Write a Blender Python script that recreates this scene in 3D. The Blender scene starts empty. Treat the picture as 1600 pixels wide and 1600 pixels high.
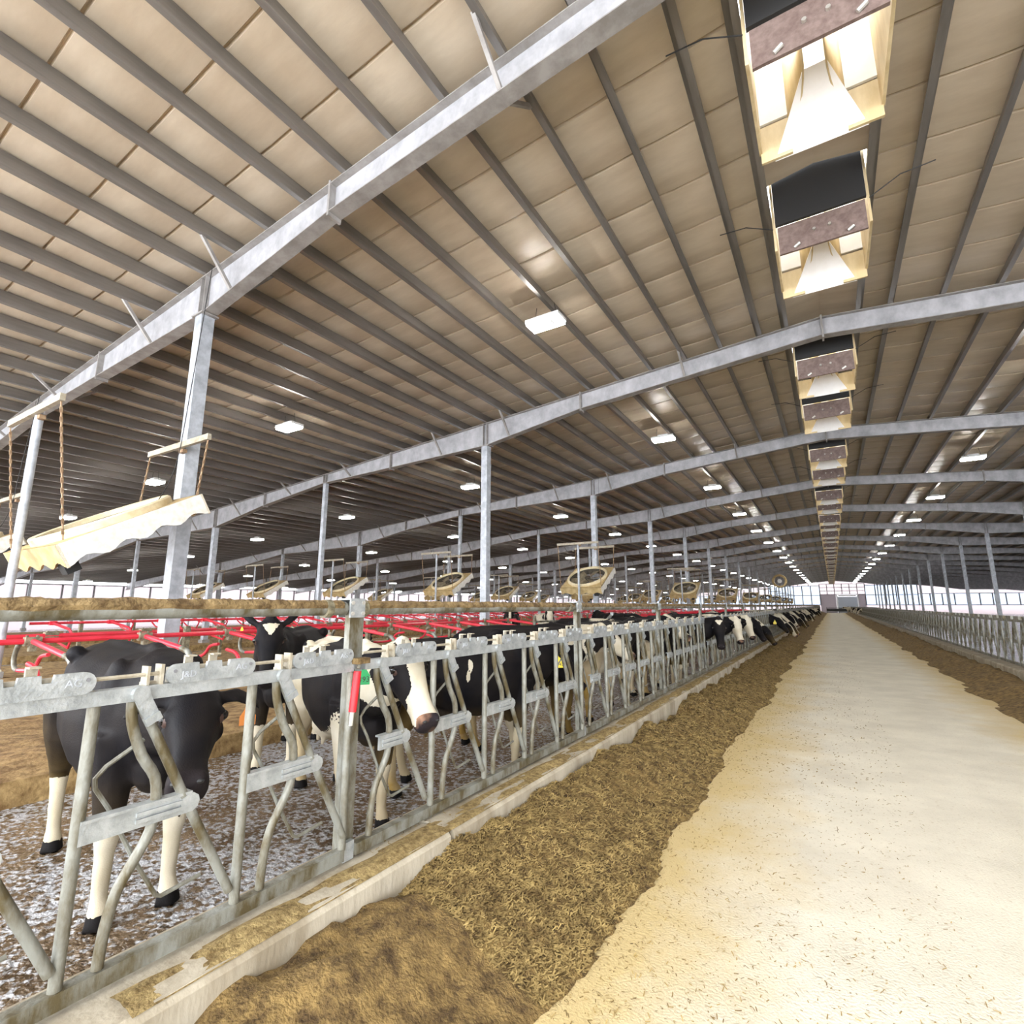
import bpy, bmesh, math, random
import numpy as np
from mathutils import Vector, Matrix, noise

SC = bpy.context.scene
COL = SC.collection
R = math.radians
E = 1.70                       # eye height above the feed lane

# ------------------------------------------------------------------ camera
cam_d = bpy.data.cameras.new('camera'); cam = bpy.data.objects.new('camera', cam_d); COL.objects.link(cam)
cam.location = (0, 0, E); cam.rotation_euler = (R(90 + 10.34), 0, R(31.6))
cam_d.sensor_width = 36; cam_d.lens = 18; cam_d.clip_start = 0.05; cam_d.clip_end = 600
SC.camera = cam

# ------------------------------------------------------------------ sky, exposure
w = bpy.data.worlds.new('overcast_sky'); SC.world = w; w.use_nodes = True
bg = w.node_tree.nodes['Background']
bg.inputs['Color'].default_value = (0.93, 0.96, 1.0, 1)
bg.inputs['Strength'].default_value = 6.0
SC.view_settings.view_transform = 'Standard'; SC.view_settings.look = 'None'
SC.view_settings.gamma = 1; SC.view_settings.use_curve_mapping = False
SC.view_settings.exposure = 0.62
LAMP_POWER = 75.0
SC.cycles.max_bounces = 5; SC.cycles.diffuse_bounces = 4; SC.cycles.glossy_bounces = 3
SC.cycles.transparent_max_bounces = 12; SC.cycles.sample_clamp_indirect = 6; SC.cycles.use_light_tree = False
SC.cycles.caustics_reflective = False; SC.cycles.caustics_refractive = False

# ------------------------------------------------------------------ layout (metres; X across, Y along the barn)
Y0, BAY, NB = 3.67, 7.64, 18           # first frame, frame spacing, bays
YEND = Y0 + BAY * NB
YSTART = -4.2
XR, ZR, SL = 0.35, E + 5.69, 0.083     # ridge
XW = -47.6                             # left side wall
XE = 34.0                              # right extent
def zr(x): return ZR - SL * abs(x - XR)    # top of the rafters = bottom of the purlins
COLX = [-7.8, -14.5, -21.2, -27.8, -34.4, -41.0]
FX = -2.29                             # head-lock plane
PANEL = 3.06; P0 = 2.08                # post pitch, first post

# ------------------------------------------------------------------ helpers
ORD = ['first', 'second', 'third', 'fourth', 'fifth', 'sixth', 'seventh', 'eighth', 'ninth', 'tenth', 'eleventh', 'twelfth',
       'thirteenth', 'fourteenth', 'fifteenth', 'sixteenth', 'seventeenth', 'eighteenth', 'nineteenth', 'twentieth']
TEN = {2: 'twenty', 3: 'thirty', 4: 'forty', 5: 'fifty'}
def ordn(i):                           # 1 -> first
    if i <= 20: return ORD[i - 1]
    t, u = divmod(i, 10)
    return TEN[t] + '-' + ORD[u - 1] if u else TEN[t][:-1] + 'ieth'

class MB:
    def __init__(s): s.v = []; s.f = []
    def add(s, vs, fs):
        n = len(s.v); s.v += [tuple(p) for p in vs]; s.f += [tuple(i + n for i in f) for f in fs]; return s
    def box(s, c, d, rot=None):
        x, y, z = d[0] / 2, d[1] / 2, d[2] / 2
        vs = [Vector(p) for p in ((-x,-y,-z),(x,-y,-z),(x,y,-z),(-x,y,-z),(-x,-y,z),(x,-y,z),(x,y,z),(-x,y,z))]
        if rot is not None: vs = [rot @ p for p in vs]
        c = Vector(c)
        return s.add([p + c for p in vs], [(0,3,2,1),(4,5,6,7),(0,1,5,4),(1,2,6,5),(2,3,7,6),(3,0,4,7)])
    def beam(s, a, b, w, h, up=(0, 0, 1)):
        a = Vector(a); b = Vector(b); d = b - a; L = d.length; d.normalize()
        u = Vector(up)
        if abs(d.dot(u)) > .98: u = Vector((1, 0, 0))
        sd = d.cross(u).normalized(); u = sd.cross(d)
        M = Matrix((d, sd, u)).transposed()
        return s.box((a + b) / 2, (L, w, h), M)
    def tube(s, path, r, n=8, cap=True, sq=None):
        path = [Vector(p) for p in path]; m = len(path)
        rs = r if hasattr(r, '__len__') else [r] * m
        vs = []; fs = []; ref = None
        for i, p in enumerate(path):
            d = (path[min(i + 1, m - 1)] - path[max(i - 1, 0)]).normalized()
            if ref is None:
                ref = Vector((0, 0, 1)) if abs(d.z) < .9 else Vector((1, 0, 0))
            sd = d.cross(ref).normalized(); u = sd.cross(d).normalized(); ref = u
            for k in range(n):
                a = 2 * math.pi * k / n
                vs.append(p + (sd * math.cos(a) + u * math.sin(a)) * rs[i])
        for i in range(m - 1):
            for k in range(n):
                k2 = (k + 1) % n
                fs.append((i * n + k, i * n + k2, (i + 1) * n + k2, (i + 1) * n + k))
        if cap:
            fs.append(tuple(range(n - 1, -1, -1))); fs.append(tuple((m - 1) * n + k for k in range(n)))
        return s.add(vs, fs)
    def prism(s, poly, a, b):              # poly: list of 3D points (planar), extruded by vector a..b
        a = Vector(a); b = Vector(b); n = len(poly); P = [Vector(p) for p in poly]
        vs = [p + a for p in P] + [p + b for p in P]
        fs = [tuple(range(n - 1, -1, -1)), tuple(range(n, 2 * n))] + [(i, (i + 1) % n, n + (i + 1) % n, n + i) for i in range(n)]
        return s.add(vs, fs)
    def lathe(s, prof, n=16, c=(0, 0, 0), axis='z'):
        vs = []; fs = []; m = len(prof); c = Vector(c)
        for (r, z) in prof:
            for k in range(n):
                a = 2 * math.pi * k / n; p = (r * math.cos(a), r * math.sin(a), z)
                if axis == 'x': p = (p[2], p[0], p[1])
                if axis == 'y': p = (p[1], p[2], p[0])
                vs.append(Vector(p) + c)
        for i in range(m - 1):
            for k in range(n):
                k2 = (k + 1) % n; fs.append((i * n + k, i * n + k2, (i + 1) * n + k2, (i + 1) * n + k))
        return s.add(vs, fs)
    def ball(s, c, r, n=10, m=6):
        r = r if hasattr(r, '__len__') else (r, r, r)
        vs = []; fs = []
        for i in range(m + 1):
            t = math.pi * i / m
            for k in range(n):
                a = 2 * math.pi * k / n
                vs.append((c[0] + r[0] * math.sin(t) * math.cos(a), c[1] + r[1] * math.sin(t) * math.sin(a), c[2] + r[2] * math.cos(t)))
        for i in range(m):
            for k in range(n):
                k2 = (k + 1) % n; fs.append((i * n + k, (i + 1) * n + k, (i + 1) * n + k2, i * n + k2))
        return s.add(vs, fs)
    def mesh(s, name, mat, smooth=False):
        me = bpy.data.meshes.new(name); me.from_pydata(s.v, [], s.f)
        bm = bmesh.new(); bm.from_mesh(me); bmesh.ops.recalc_face_normals(bm, faces=bm.faces); bm.to_mesh(me); bm.free()
        if mat: me.materials.append(mat)
        if smooth:
            me.polygons.foreach_set('use_smooth', [True] * len(me.polygons))
            try: me.set_sharp_from_angle(angle=R(40))
            except Exception: pass
        return me
    def build(s, name, mat, parent=None, smooth=False, loc=None):
        return ob(name, s.mesh(name, mat, smooth), parent, loc)

def ob(name, me, parent=None, loc=None, rz=0):
    o = bpy.data.objects.new(name, me); COL.objects.link(o)
    if parent: o.parent = parent
    if loc is not None: o.location = loc
    if rz: o.rotation_euler.z = rz
    return o
def tag(o, label=None, cat=None, group=None, kind=None):
    if label: o['label'] = label
    if cat: o['category'] = cat
    if group: o['group'] = group
    if kind: o['kind'] = kind
    return o
def thing(name, label, cat, loc=(0, 0, 0), rz=0, group=None, kind=None):
    return tag(ob(name, None, None, loc, rz), label, cat, group, kind)
def copy_tree(o, parent=None):
    c = o.copy(); COL.objects.link(c); c.parent = parent
    for ch in list(o.children): copy_tree(ch, c)
    return c

TMP = bpy.data.scenes.new('scratch')
def evaluated(o):                      # modifiers / text to a plain mesh, evaluated in a scratch scene
    TMP.collection.objects.link(o); vl = TMP.view_layers[0]; vl.update()
    me = bpy.data.meshes.new_from_object(o.evaluated_get(vl.depsgraph)); TMP.collection.objects.unlink(o); return me

# ------------------------------------------------------------------ materials
def mat(name, c1, c2=None, scale=6, rough=.5, metal=0., bump=0., bscale=None, stretch=(1, 1, 1), detail=6, emit=None, contrast=(.35, .65), spec=.5, rough2=None):
    m = bpy.data.materials.new(name); m.use_nodes = True; nt = m.node_tree; N = nt.nodes; L = nt.links
    b = N['Principled BSDF']; b.inputs['Roughness'].default_value = rough; b.inputs['Metallic'].default_value = metal
    b.inputs['Specular IOR Level'].default_value = spec
    b.inputs['Base Color'].default_value = (*c1, 1)
    if c2 is not None or bump:
        tc = N.new('ShaderNodeTexCoord'); mp = N.new('ShaderNodeMapping'); mp.inputs['Scale'].default_value = stretch
        L.new(tc.outputs['Object'], mp.inputs['Vector'])
    if c2 is not None:
        nz = N.new('ShaderNodeTexNoise'); nz.inputs['Scale'].default_value = scale; nz.inputs['Detail'].default_value = detail; nz.inputs['Roughness'].default_value = .62
        L.new(mp.outputs['Vector'], nz.inputs['Vector'])
        rp = N.new('ShaderNodeValToRGB'); rp.color_ramp.elements[0].position = contrast[0]; rp.color_ramp.elements[1].position = contrast[1]
        rp.color_ramp.elements[0].color = (*c1, 1); rp.color_ramp.elements[1].color = (*c2, 1)
        L.new(nz.outputs['Fac'], rp.inputs['Fac']); L.new(rp.outputs['Color'], b.inputs['Base Color'])
        if rough2 is not None:
            mr = N.new('ShaderNodeMapRange'); mr.inputs['From Min'].default_value = contrast[0]; mr.inputs['From Max'].default_value = contrast[1]
            mr.inputs['To Min'].default_value = rough; mr.inputs['To Max'].default_value = rough2
            L.new(nz.outputs['Fac'], mr.inputs['Value']); L.new(mr.outputs['Result'], b.inputs['Roughness'])
    if bump:
        n2 = N.new('ShaderNodeTexNoise'); n2.inputs['Scale'].default_value = bscale or scale * 3; n2.inputs['Detail'].default_value = 5
        L.new(mp.outputs['Vector'], n2.inputs['Vector'])
        bp = N.new('ShaderNodeBump'); bp.inputs['Strength'].default_value = bump; bp.inputs['Distance'].default_value = .02
        L.new(n2.outputs['Fac'], bp.inputs['Height']); L.new(bp.outputs['Normal'], b.inputs['Normal'])
    if emit:
        b.inputs['Emission Color'].default_value = (*emit[0], 1); b.inputs['Emission Strength'].default_value = emit[1]
    return m

M = {}
M['galv'] = mat('galvanized_steel', (.30, .32, .32), (.47, .49, .49), 14, .40, .35, .2, 70)
M['galv_dirty'] = mat('splashed_galvanized_pipe', (.10, .078, .036), (.27, .275, .245), 9, .5, .25, .2, 60, contrast=(.38, .60), stretch=(1, 1, .45), detail=9)
M['galv_col'] = mat('weathered_galvanized_column', (.35, .37, .40), (.54, .57, .61), 7, .55, .15, .1, 40)
M['rafter'] = mat('mottled_galvanized_beam', (.30, .30, .31), (.55, .55, .57), 3.2, .55, .12, .1, 30, stretch=(1, 1, .7), contrast=(.3, .68))
M['flange'] = mat('dull_galvanized_flange', (.26, .24, .22), (.40, .38, .36), 4, .6, .2)
M['purlin'] = mat('galvanized_purlin', (.20, .185, .17), (.32, .30, .28), 3, .36, .5, stretch=(1, .15, 1))
M['insul'] = mat('vinyl_faced_insulation', (.57, .46, .33), (.77, .66, .51), .9, .34, 0, .35, 2.0, stretch=(.7, 2.2, 1), contrast=(.3, .7))
M['deck'] = mat('roof_sheet', (.45, .45, .44), (.5, .5, .5), 3, .6)
M['tan'] = mat('tan_fibreglass', (.55, .42, .22), (.70, .57, .34), 5, .5, 0, .1, 30, stretch=(1, 1, .3))
M['tan_pale'] = mat('pale_tan_plastic', (.30, .25, .17), (.46, .42, .33), 12, .55, 0, .2, 80)
M['baffle'] = mat('brown_baffle_board', (.15, .10, .085), (.24, .175, .15), 14, .55, 0, .2, 90)
M['white_board'] = mat('white_vent_panel', (.86, .84, .80), (.93, .92, .9), 3, .5)
M['black'] = mat('black_rubber_and_gap', (.02, .02, .02), None, rough=.6)
M['bolt'] = mat('zinc_bolt', (.6, .58, .52), None, rough=.35, metal=.6)
M['led'] = mat('lit_led_panel', (.9, .9, .9), emit=((1.0, .975, .93), LAMP_POWER))
M['lamp'] = mat('white_lamp_housing', (.82, .82, .8), (.9, .9, .88), 6, .4)
M['red'] = mat('red_plastic_coated_pipe', (.62, .022, .045), (.78, .05, .08), 5, .32, 0, contrast=(.3, .7))
M['red_dk'] = mat('red_rubber_sleeve', (.62, .012, .02), (.70, .02, .03), 8, .45)
M['clamp'] = mat('dirty_clamp', (.10, .085, .05), (.30, .27, .18), 20, .7, 0, .3, 60)
M['crust'] = mat('dried_manure_crust', (.085, .048, .015), (.27, .185, .08), 16, .9, 0, .8, 45)
M['kerb'] = mat('feed_kerb_concrete', (.29, .24, .165), (.50, .445, .345), 4, .85, 0, .25, 40, stretch=(1, 1, .35))
M['bed'] = mat('stall_bedding', (.15, .085, .028), (.40, .27, .115), 7, .95, 0, .8, 22)
M['rust'] = mat('rusty_chain', (.22, .12, .06), (.42, .30, .18), 20, .7, .3)
M['fan_tan'] = mat('dusty_tan_fan_housing', (.44, .31, .13), (.60, .46, .24), 7, .55, 0, .15, 60)
M['fan_ring'] = mat('pale_fan_ring', (.66, .54, .32), (.80, .70, .48), 9, .5)
M['fan_side'] = mat('pale_lit_fan_side', (.72, .68, .58), (.88, .86, .80), 12, .55)  # paler than the housing: light on the sides is put into the colour
M['fan_dark'] = mat('dark_fan_grille', (.04, .033, .024), (.10, .085, .06), 9, .6)
M['blade'] = mat('dusty_fan_blade', (.14, .115, .075), (.32, .27, .18), 8, .5, .2)
M['mullion'] = mat('dark_window_frame', (.20, .20, .21), None, rough=.5)
M['pink'] = mat('pinkish_wall_sheet', (.62, .42, .40), (.72, .52, .50), 2, .6)
M['door'] = mat('white_roller_door', (.82, .84, .88), (.88, .9, .93), 2, .5)
M['darkgate'] = mat('dark_painted_steel', (.03, .035, .035), (.06, .06, .06), 6, .5)
M['wall'] = mat('grey_steel_cladding', (.50, .49, .48), (.60, .59, .58), 1.5, .6)
M['yellow'] = mat('yellow_ear_tag', (.80, .62, .02), None, rough=.4)
M['green'] = mat('green_ear_tag', (.02, .34, .10), None, rough=.4)
M['orange'] = mat('orange_ear_tag', (.75, .25, .04), None, rough=.4)
M['ink'] = mat('tag_ink', (.03, .03, .025), None, rough=.6)
M['lid'] = mat('brown_eyelid', (.055, .026, .018), None, rough=.5)
M['eye'] = mat('cow_eye', (.006, .004, .003), None, rough=.08)
M['concrete_drop'] = mat('loose_feed_scraps', (.15, .095, .03), (.42, .31, .13), 30, .95, 0, .5, 80)
M['straw'] = mat('chopped_feed_stem', (.09, .05, .013), (.46, .33, .12), 11, .9, contrast=(.25, .75), detail=2)

def pane_mat(name, col, t):
    m = bpy.data.materials.new(name); m.use_nodes = True; N = m.node_tree.nodes; L = m.node_tree.links
    N.remove(N['Principled BSDF']); o = N['Material Output']
    a = N.new('ShaderNodeBsdfTransparent'); a.inputs['Color'].default_value = (*col, 1)
    d = N.new('ShaderNodeBsdfTranslucent'); d.inputs['Color'].default_value = (*col, 1)
    x = N.new('ShaderNodeMixShader'); x.inputs['Fac'].default_value = 1 - t
    L.new(a.outputs[0], x.inputs[1]); L.new(d.outputs[0], x.inputs[2]); L.new(x.outputs[0], o.inputs['Surface'])
    return m
M['pane'] = pane_mat('bluish_translucent_pane', (.40, .43, .47), .5)
M['pane_white'] = pane_mat('white_translucent_pane', (.46, .455, .46), .5)
M['pane_door'] = pane_mat('white_translucent_door', (.40, .41, .42), .3)
M['pane_pink'] = pane_mat('pinkish_translucent_pane', (.42, .385, .39), .5)

def lane_mat():
    m = mat('worn_lane_concrete', (.60, .555, .45), (.77, .72, .59), 1.3, .8, 0, .35, 70, contrast=(.3, .7))
    nt = m.node_tree; N = nt.nodes; L = nt.links; b = N['Principled BSDF']
    old = b.inputs['Base Color'].links[0].from_socket
    tc = N.new('ShaderNodeTexCoord'); sx = N.new('ShaderNodeSeparateXYZ'); L.new(tc.outputs['Object'], sx.inputs[0])
    # a tan film of feed dust that thickens towards the swept feed on both sides
    nz = N.new('ShaderNodeTexNoise'); nz.inputs['Scale'].default_value = .9; nz.inputs['Detail'].default_value = 9; nz.inputs['Roughness'].default_value = .7
    L.new(tc.outputs['Object'], nz.inputs['Vector'])
    ab = N.new('ShaderNodeMath'); ab.operation = 'SUBTRACT'; L.new(sx.outputs['X'], ab.inputs[0]); ab.inputs[1].default_value = .6
    ab2 = N.new('ShaderNodeMath'); ab2.operation = 'ABSOLUTE'; L.new(ab.outputs[0], ab2.inputs[0])
    mr = N.new('ShaderNodeMapRange'); mr.inputs['From Min'].default_value = .5; mr.inputs['From Max'].default_value = 1.75
    mr.inputs['To Min'].default_value = -.18; mr.inputs['To Max'].default_value = .5; L.new(ab2.outputs[0], mr.inputs['Value'])
    sm = N.new('ShaderNodeMath'); sm.operation = 'ADD'; L.new(nz.outputs['Fac'], sm.inputs[0]); L.new(mr.outputs['Result'], sm.inputs[1])
    rp = N.new('ShaderNodeValToRGB'); rp.color_ramp.elements[0].position = .5; rp.color_ramp.elements[1].position = .95
    rp.color_ramp.elements[0].color = (0, 0, 0, 1); rp.color_ramp.elements[1].color = (1, 1, 1, 1)
    L.new(sm.outputs[0], rp.inputs['Fac'])
    mx = N.new('ShaderNodeMix'); mx.data_type = 'RGBA'; L.new(rp.outputs['Color'], mx.inputs['Factor']); L.new(old, mx.inputs['A'])
    mx.inputs['B'].default_value = (.58, .45, .22, 1)
    # flecks
    n3 = N.new('ShaderNodeTexNoise'); n3.inputs['Scale'].default_value = 38; n3.inputs['Detail'].default_value = 3
    L.new(tc.outputs['Object'], n3.inputs['Vector'])
    r3 = N.new('ShaderNodeValToRGB'); r3.color_ramp.elements[0].position = .60; r3.color_ramp.elements[1].position = .72
    r3.color_ramp.elements[0].color = (0, 0, 0, 1); r3.color_ramp.elements[1].color = (.4, .4, .4, 1); L.new(n3.outputs['Fac'], r3.inputs['Fac'])
    m2 = N.new('ShaderNodeMix'); m2.data_type = 'RGBA'; L.new(r3.outputs['Color'], m2.inputs['Factor']); L.new(mx.outputs['Result'], m2.inputs['A'])
    m2.inputs['B'].default_value = (.36, .26, .12, 1)
    L.new(m2.outputs['Result'], b.inputs['Base Color'])
    return m
M['lane'] = lane_mat()
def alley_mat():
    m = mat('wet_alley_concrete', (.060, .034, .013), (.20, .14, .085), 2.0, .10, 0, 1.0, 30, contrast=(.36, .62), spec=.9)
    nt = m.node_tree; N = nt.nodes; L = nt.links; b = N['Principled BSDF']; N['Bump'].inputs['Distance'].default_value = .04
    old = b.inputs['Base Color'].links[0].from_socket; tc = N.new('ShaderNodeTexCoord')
    # glints on the wet floor, put into the colour as patches of pale flecks
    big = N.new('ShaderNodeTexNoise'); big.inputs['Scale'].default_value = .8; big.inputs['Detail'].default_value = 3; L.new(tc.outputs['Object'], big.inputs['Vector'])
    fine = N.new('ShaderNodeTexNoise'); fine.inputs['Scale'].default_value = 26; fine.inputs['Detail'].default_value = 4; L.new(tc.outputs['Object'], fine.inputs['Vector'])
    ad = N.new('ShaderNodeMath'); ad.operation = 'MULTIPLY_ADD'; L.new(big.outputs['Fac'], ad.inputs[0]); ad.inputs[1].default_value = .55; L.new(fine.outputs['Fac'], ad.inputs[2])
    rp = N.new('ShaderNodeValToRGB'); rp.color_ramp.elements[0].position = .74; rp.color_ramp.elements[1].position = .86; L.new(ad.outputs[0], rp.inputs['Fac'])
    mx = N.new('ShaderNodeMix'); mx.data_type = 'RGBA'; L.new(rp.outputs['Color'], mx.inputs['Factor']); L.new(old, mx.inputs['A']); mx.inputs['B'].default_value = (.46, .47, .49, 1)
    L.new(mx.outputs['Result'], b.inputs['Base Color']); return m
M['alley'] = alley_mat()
M['feed'] = mat('mixed_ration_feed', (.065, .036, .010), (.30, .195, .065), 13, .95, 0, 1.0, 70, detail=12, contrast=(.34, .66))

# ================================================================== FLOORS
def slab(name, x0, x1, y0, y1, z, m, t=.2, nx=1, ny=1):
    b = MB(); b.box(((x0 + x1) / 2, (y0 + y1) / 2, z - t / 2), (x1 - x0, y1 - y0, t)); o = b.build(name, m); o['kind'] = 'structure'; return o
KX0, KX1 = -2.47, -2.05                  # left kerb
RX = 1.1                                 # mirror line doubled: x -> RX - x for the far side of the lane
slab('floor', KX1, RX - KX1, YSTART, YEND + 6, 0, M['lane'])
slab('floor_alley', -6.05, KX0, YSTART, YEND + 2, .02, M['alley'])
PLAT = [(-6.05, -10.1), (-13.4, -17.5), (-20.4, -24.5), (-27.2, -31.3), (-34.0, -38.1)]
prev = None
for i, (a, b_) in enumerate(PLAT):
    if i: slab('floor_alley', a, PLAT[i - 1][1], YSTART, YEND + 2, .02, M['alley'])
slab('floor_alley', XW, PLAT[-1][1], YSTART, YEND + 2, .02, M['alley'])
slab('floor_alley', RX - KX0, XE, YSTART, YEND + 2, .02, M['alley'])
slab('ground', -200, 200, -60, 330, -.25, mat('snowy_ground', (.7, .7, .72), (.8, .8, .82), .5, .9))

# stall beds: a kerb and a rumpled bed of sand; the row nearest the camera is broken by a cross-over
CROSS = (13.6, 18.6)
def bed(x0, x1, y0, y1):
    nx, ny = 18, max(8, int((y1 - y0) / (.25 if x0 > -11 and y0 < 20 else 1.2)))
    vs = []; fs = []
    for j in range(ny + 1):
        for i in range(nx + 1):
            x = x0 + (x1 - x0) * i / nx; y = y0 + (y1 - y0) * j / ny
            e = min(i, nx - i)
            z = .27 + .07 * noise.noise((x * 1.3, y * 1.3, 3.)) + .03 * noise.noise((x * 4, y * 4, 1.)) if e else .20
            if e == 0: z = .0
            if e == 1: x = x0 + (.02 if i == 1 else (x1 - x0) - .02); z = .23 + .02 * noise.noise((y * 3, x, 0))
            vs.append((x, y, z))
    for j in range(ny):
        for i in range(nx):
            k = j * (nx + 1) + i; fs.append((k, k + 1, k + nx + 2, k + nx + 1))
    o = MB().add(vs, fs).build('floor_stall_bed', M['bed'], smooth=True); o['kind'] = 'structure'
for i, (a, b_) in enumerate(PLAT[:4]):
    if i == 0:
        bed(b_, a, YSTART, CROSS[0]); bed(b_, a, CROSS[1], YEND - 2)
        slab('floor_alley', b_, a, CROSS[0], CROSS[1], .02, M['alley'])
    else: bed(b_, a, YSTART, YEND - 2)
slab('floor_stall_bed', PLAT[4][1], PLAT[4][0], YSTART, YEND, .25, M['bed'], .3)

# feed kerbs, cast in lengths with open joints
KL = 6.12; KJ = 8.80
def kerb(x0, x1, name, y_from):
    root = thing(name, None, None, kind='structure')
    me = None; k = 0
    y = KJ - 2 * KL - .02
    while y < YEND:
        if me is None:
            b = MB(); L = KL - .035; c = .025; h = .38
            pr = [(x0, 0, -.1), (x1, 0, -.1), (x1, 0, h - c), (x1 - (c if x1 > x0 else -c), 0, h), (x0, 0, h)]
            b.prism(pr, (0, .02, 0), (0, .02 + L, 0)); me = b.mesh('kerb_block', M['kerb'])
        if y + KL > y_from: ob('kerb_block', me, root, (0, y, 0))
        y += KL
    return root
kerb(KX0, KX1, 'kerb_left', -4)
kerb(RX - KX0, RX - KX1, 'kerb_right', -4)

# ================================================================== ROOF
ceil = thing('ceiling', None, None, kind='structure')
PZ = .23                                  # purlin depth
GAP0, GAP1 = XR - .62, XR + .62           # open ridge slot
PX = [-.80 - .776 * k for k in range(61) if -.80 - .776 * k > XW]
PXR = [2 * XR - x for x in PX if 2 * XR - x < XE]
LY = YEND - YSTART + .4
def purlin_mesh(sgn):
    t = .012; fl = .075
    prof = [(0, 0), (fl, 0), (fl, .02), (fl - t, .02), (fl - t, t), (t, t), (t, PZ - t), (t, PZ), (-fl, PZ), (-fl, PZ - t), (0, PZ - t)]
    b = MB(); b.prism([(sgn * x, 0, z) for x, z in prof], (0, 0, 0), (0, LY, 0)); return b.mesh('purlin', M['purlin'])
pm = {-1: purlin_mesh(1), 1: purlin_mesh(-1)}
for x in PX: ob('purlin', pm[-1], ceil, (x, YSTART, zr(x) + .001))
for x in PXR: ob('purlin', pm[1], ceil, (x, YSTART, zr(x) + .001))
for x in (GAP0 - .03, GAP1 + .03): ob('purlin', pm[-1 if x < XR else 1], ceil, (x, YSTART, zr(x) + .001))
# faced insulation blankets: each runs from ridge to eave, sags a little between purlins, and is seamed to the next
SW = .90
def strip_mesh(xs, x_end, x_start):
    nodes = [x_start] + [x for x in xs] + [x_end]
    prof = [(.0, .055), (.012, .050), (.022, .004), (.10, -.006), (SW / 2, -.016), (SW - .10, -.006), (SW - .022, .004), (SW, .055)]
    cols = []
    for i in range(len(nodes) - 1):
        a, c = nodes[i], nodes[i + 1]; cols += [(a, 0), (a + (c - a) * .28, 1), (a + (c - a) * .72, 1)]
    cols.append((nodes[-1], 0))
    vs = []; fs = []; n = len(prof)
    for x, mid in cols:
        for y, dz in prof: vs.append((x, y, zr(x) + PZ + .030 + dz - (.014 if mid else 0)))
    for i in range(len(cols) - 1):
        for j in range(n - 1): fs.append((i * n + j, i * n + j + 1, (i + 1) * n + j + 1, (i + 1) * n + j))
    return MB().add(vs, fs).mesh('insulation_blanket', M['insul'], True)
sl = strip_mesh(PX, XW, GAP0); sr = strip_mesh(PXR, XE, GAP1)
y = YSTART
while y < YEND:
    ob('insulation_blanket', sl, ceil, (0, y, 0)); ob('insulation_blanket', sr, ceil, (0, y, 0)); y += SW
for xa, xb in ((XW - .6, GAP0), (GAP1, XE)):
    b = MB(); zz = PZ + .1
    b.add([(xa, YSTART, zr(xa) + zz), (xb, YSTART, zr(xb) + zz), (xb, YEND + .5, zr(xb) + zz), (xa, YEND + .5, zr(xa) + zz),
           (xa, YSTART, zr(xa) + zz + .05), (xb, YSTART, zr(xb) + zz + .05), (xb, YEND + .5, zr(xb) + zz + .05), (xa, YEND + .5, zr(xa) + zz + .05)],
          [(0,1,2,3),(7,6,5,4),(0,4,5,1),(1,5,6,2),(2,6,7,3),(3,7,4,0)])
    b.build('roof_sheet', M['deck'], ceil)
# ridge: closed caps between the vent openings
VOFF = (.72, 3.67); VL = 1.20
openings = sorted([Y0 + BAY * k + o for k in range(-1, NB) for o in VOFF])
ya = YSTART
for yo in openings + [YEND + .5]:
    if yo - ya > .05 and yo > YSTART:
        z0 = zr(GAP0) + PZ + .02; b = MB()
        b.prism([(GAP0, 0, z0), (XR, 0, z0 + .10), (GAP1, 0, z0), (GAP1, 0, z0 + .05), (XR, 0, z0 + .15), (GAP0, 0, z0 + .05)], (0, ya, 0), (0, yo, 0))
        b.build('ridge_cap', M['insul'], ceil)
    ya = max(yo + VL, YSTART)

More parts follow.
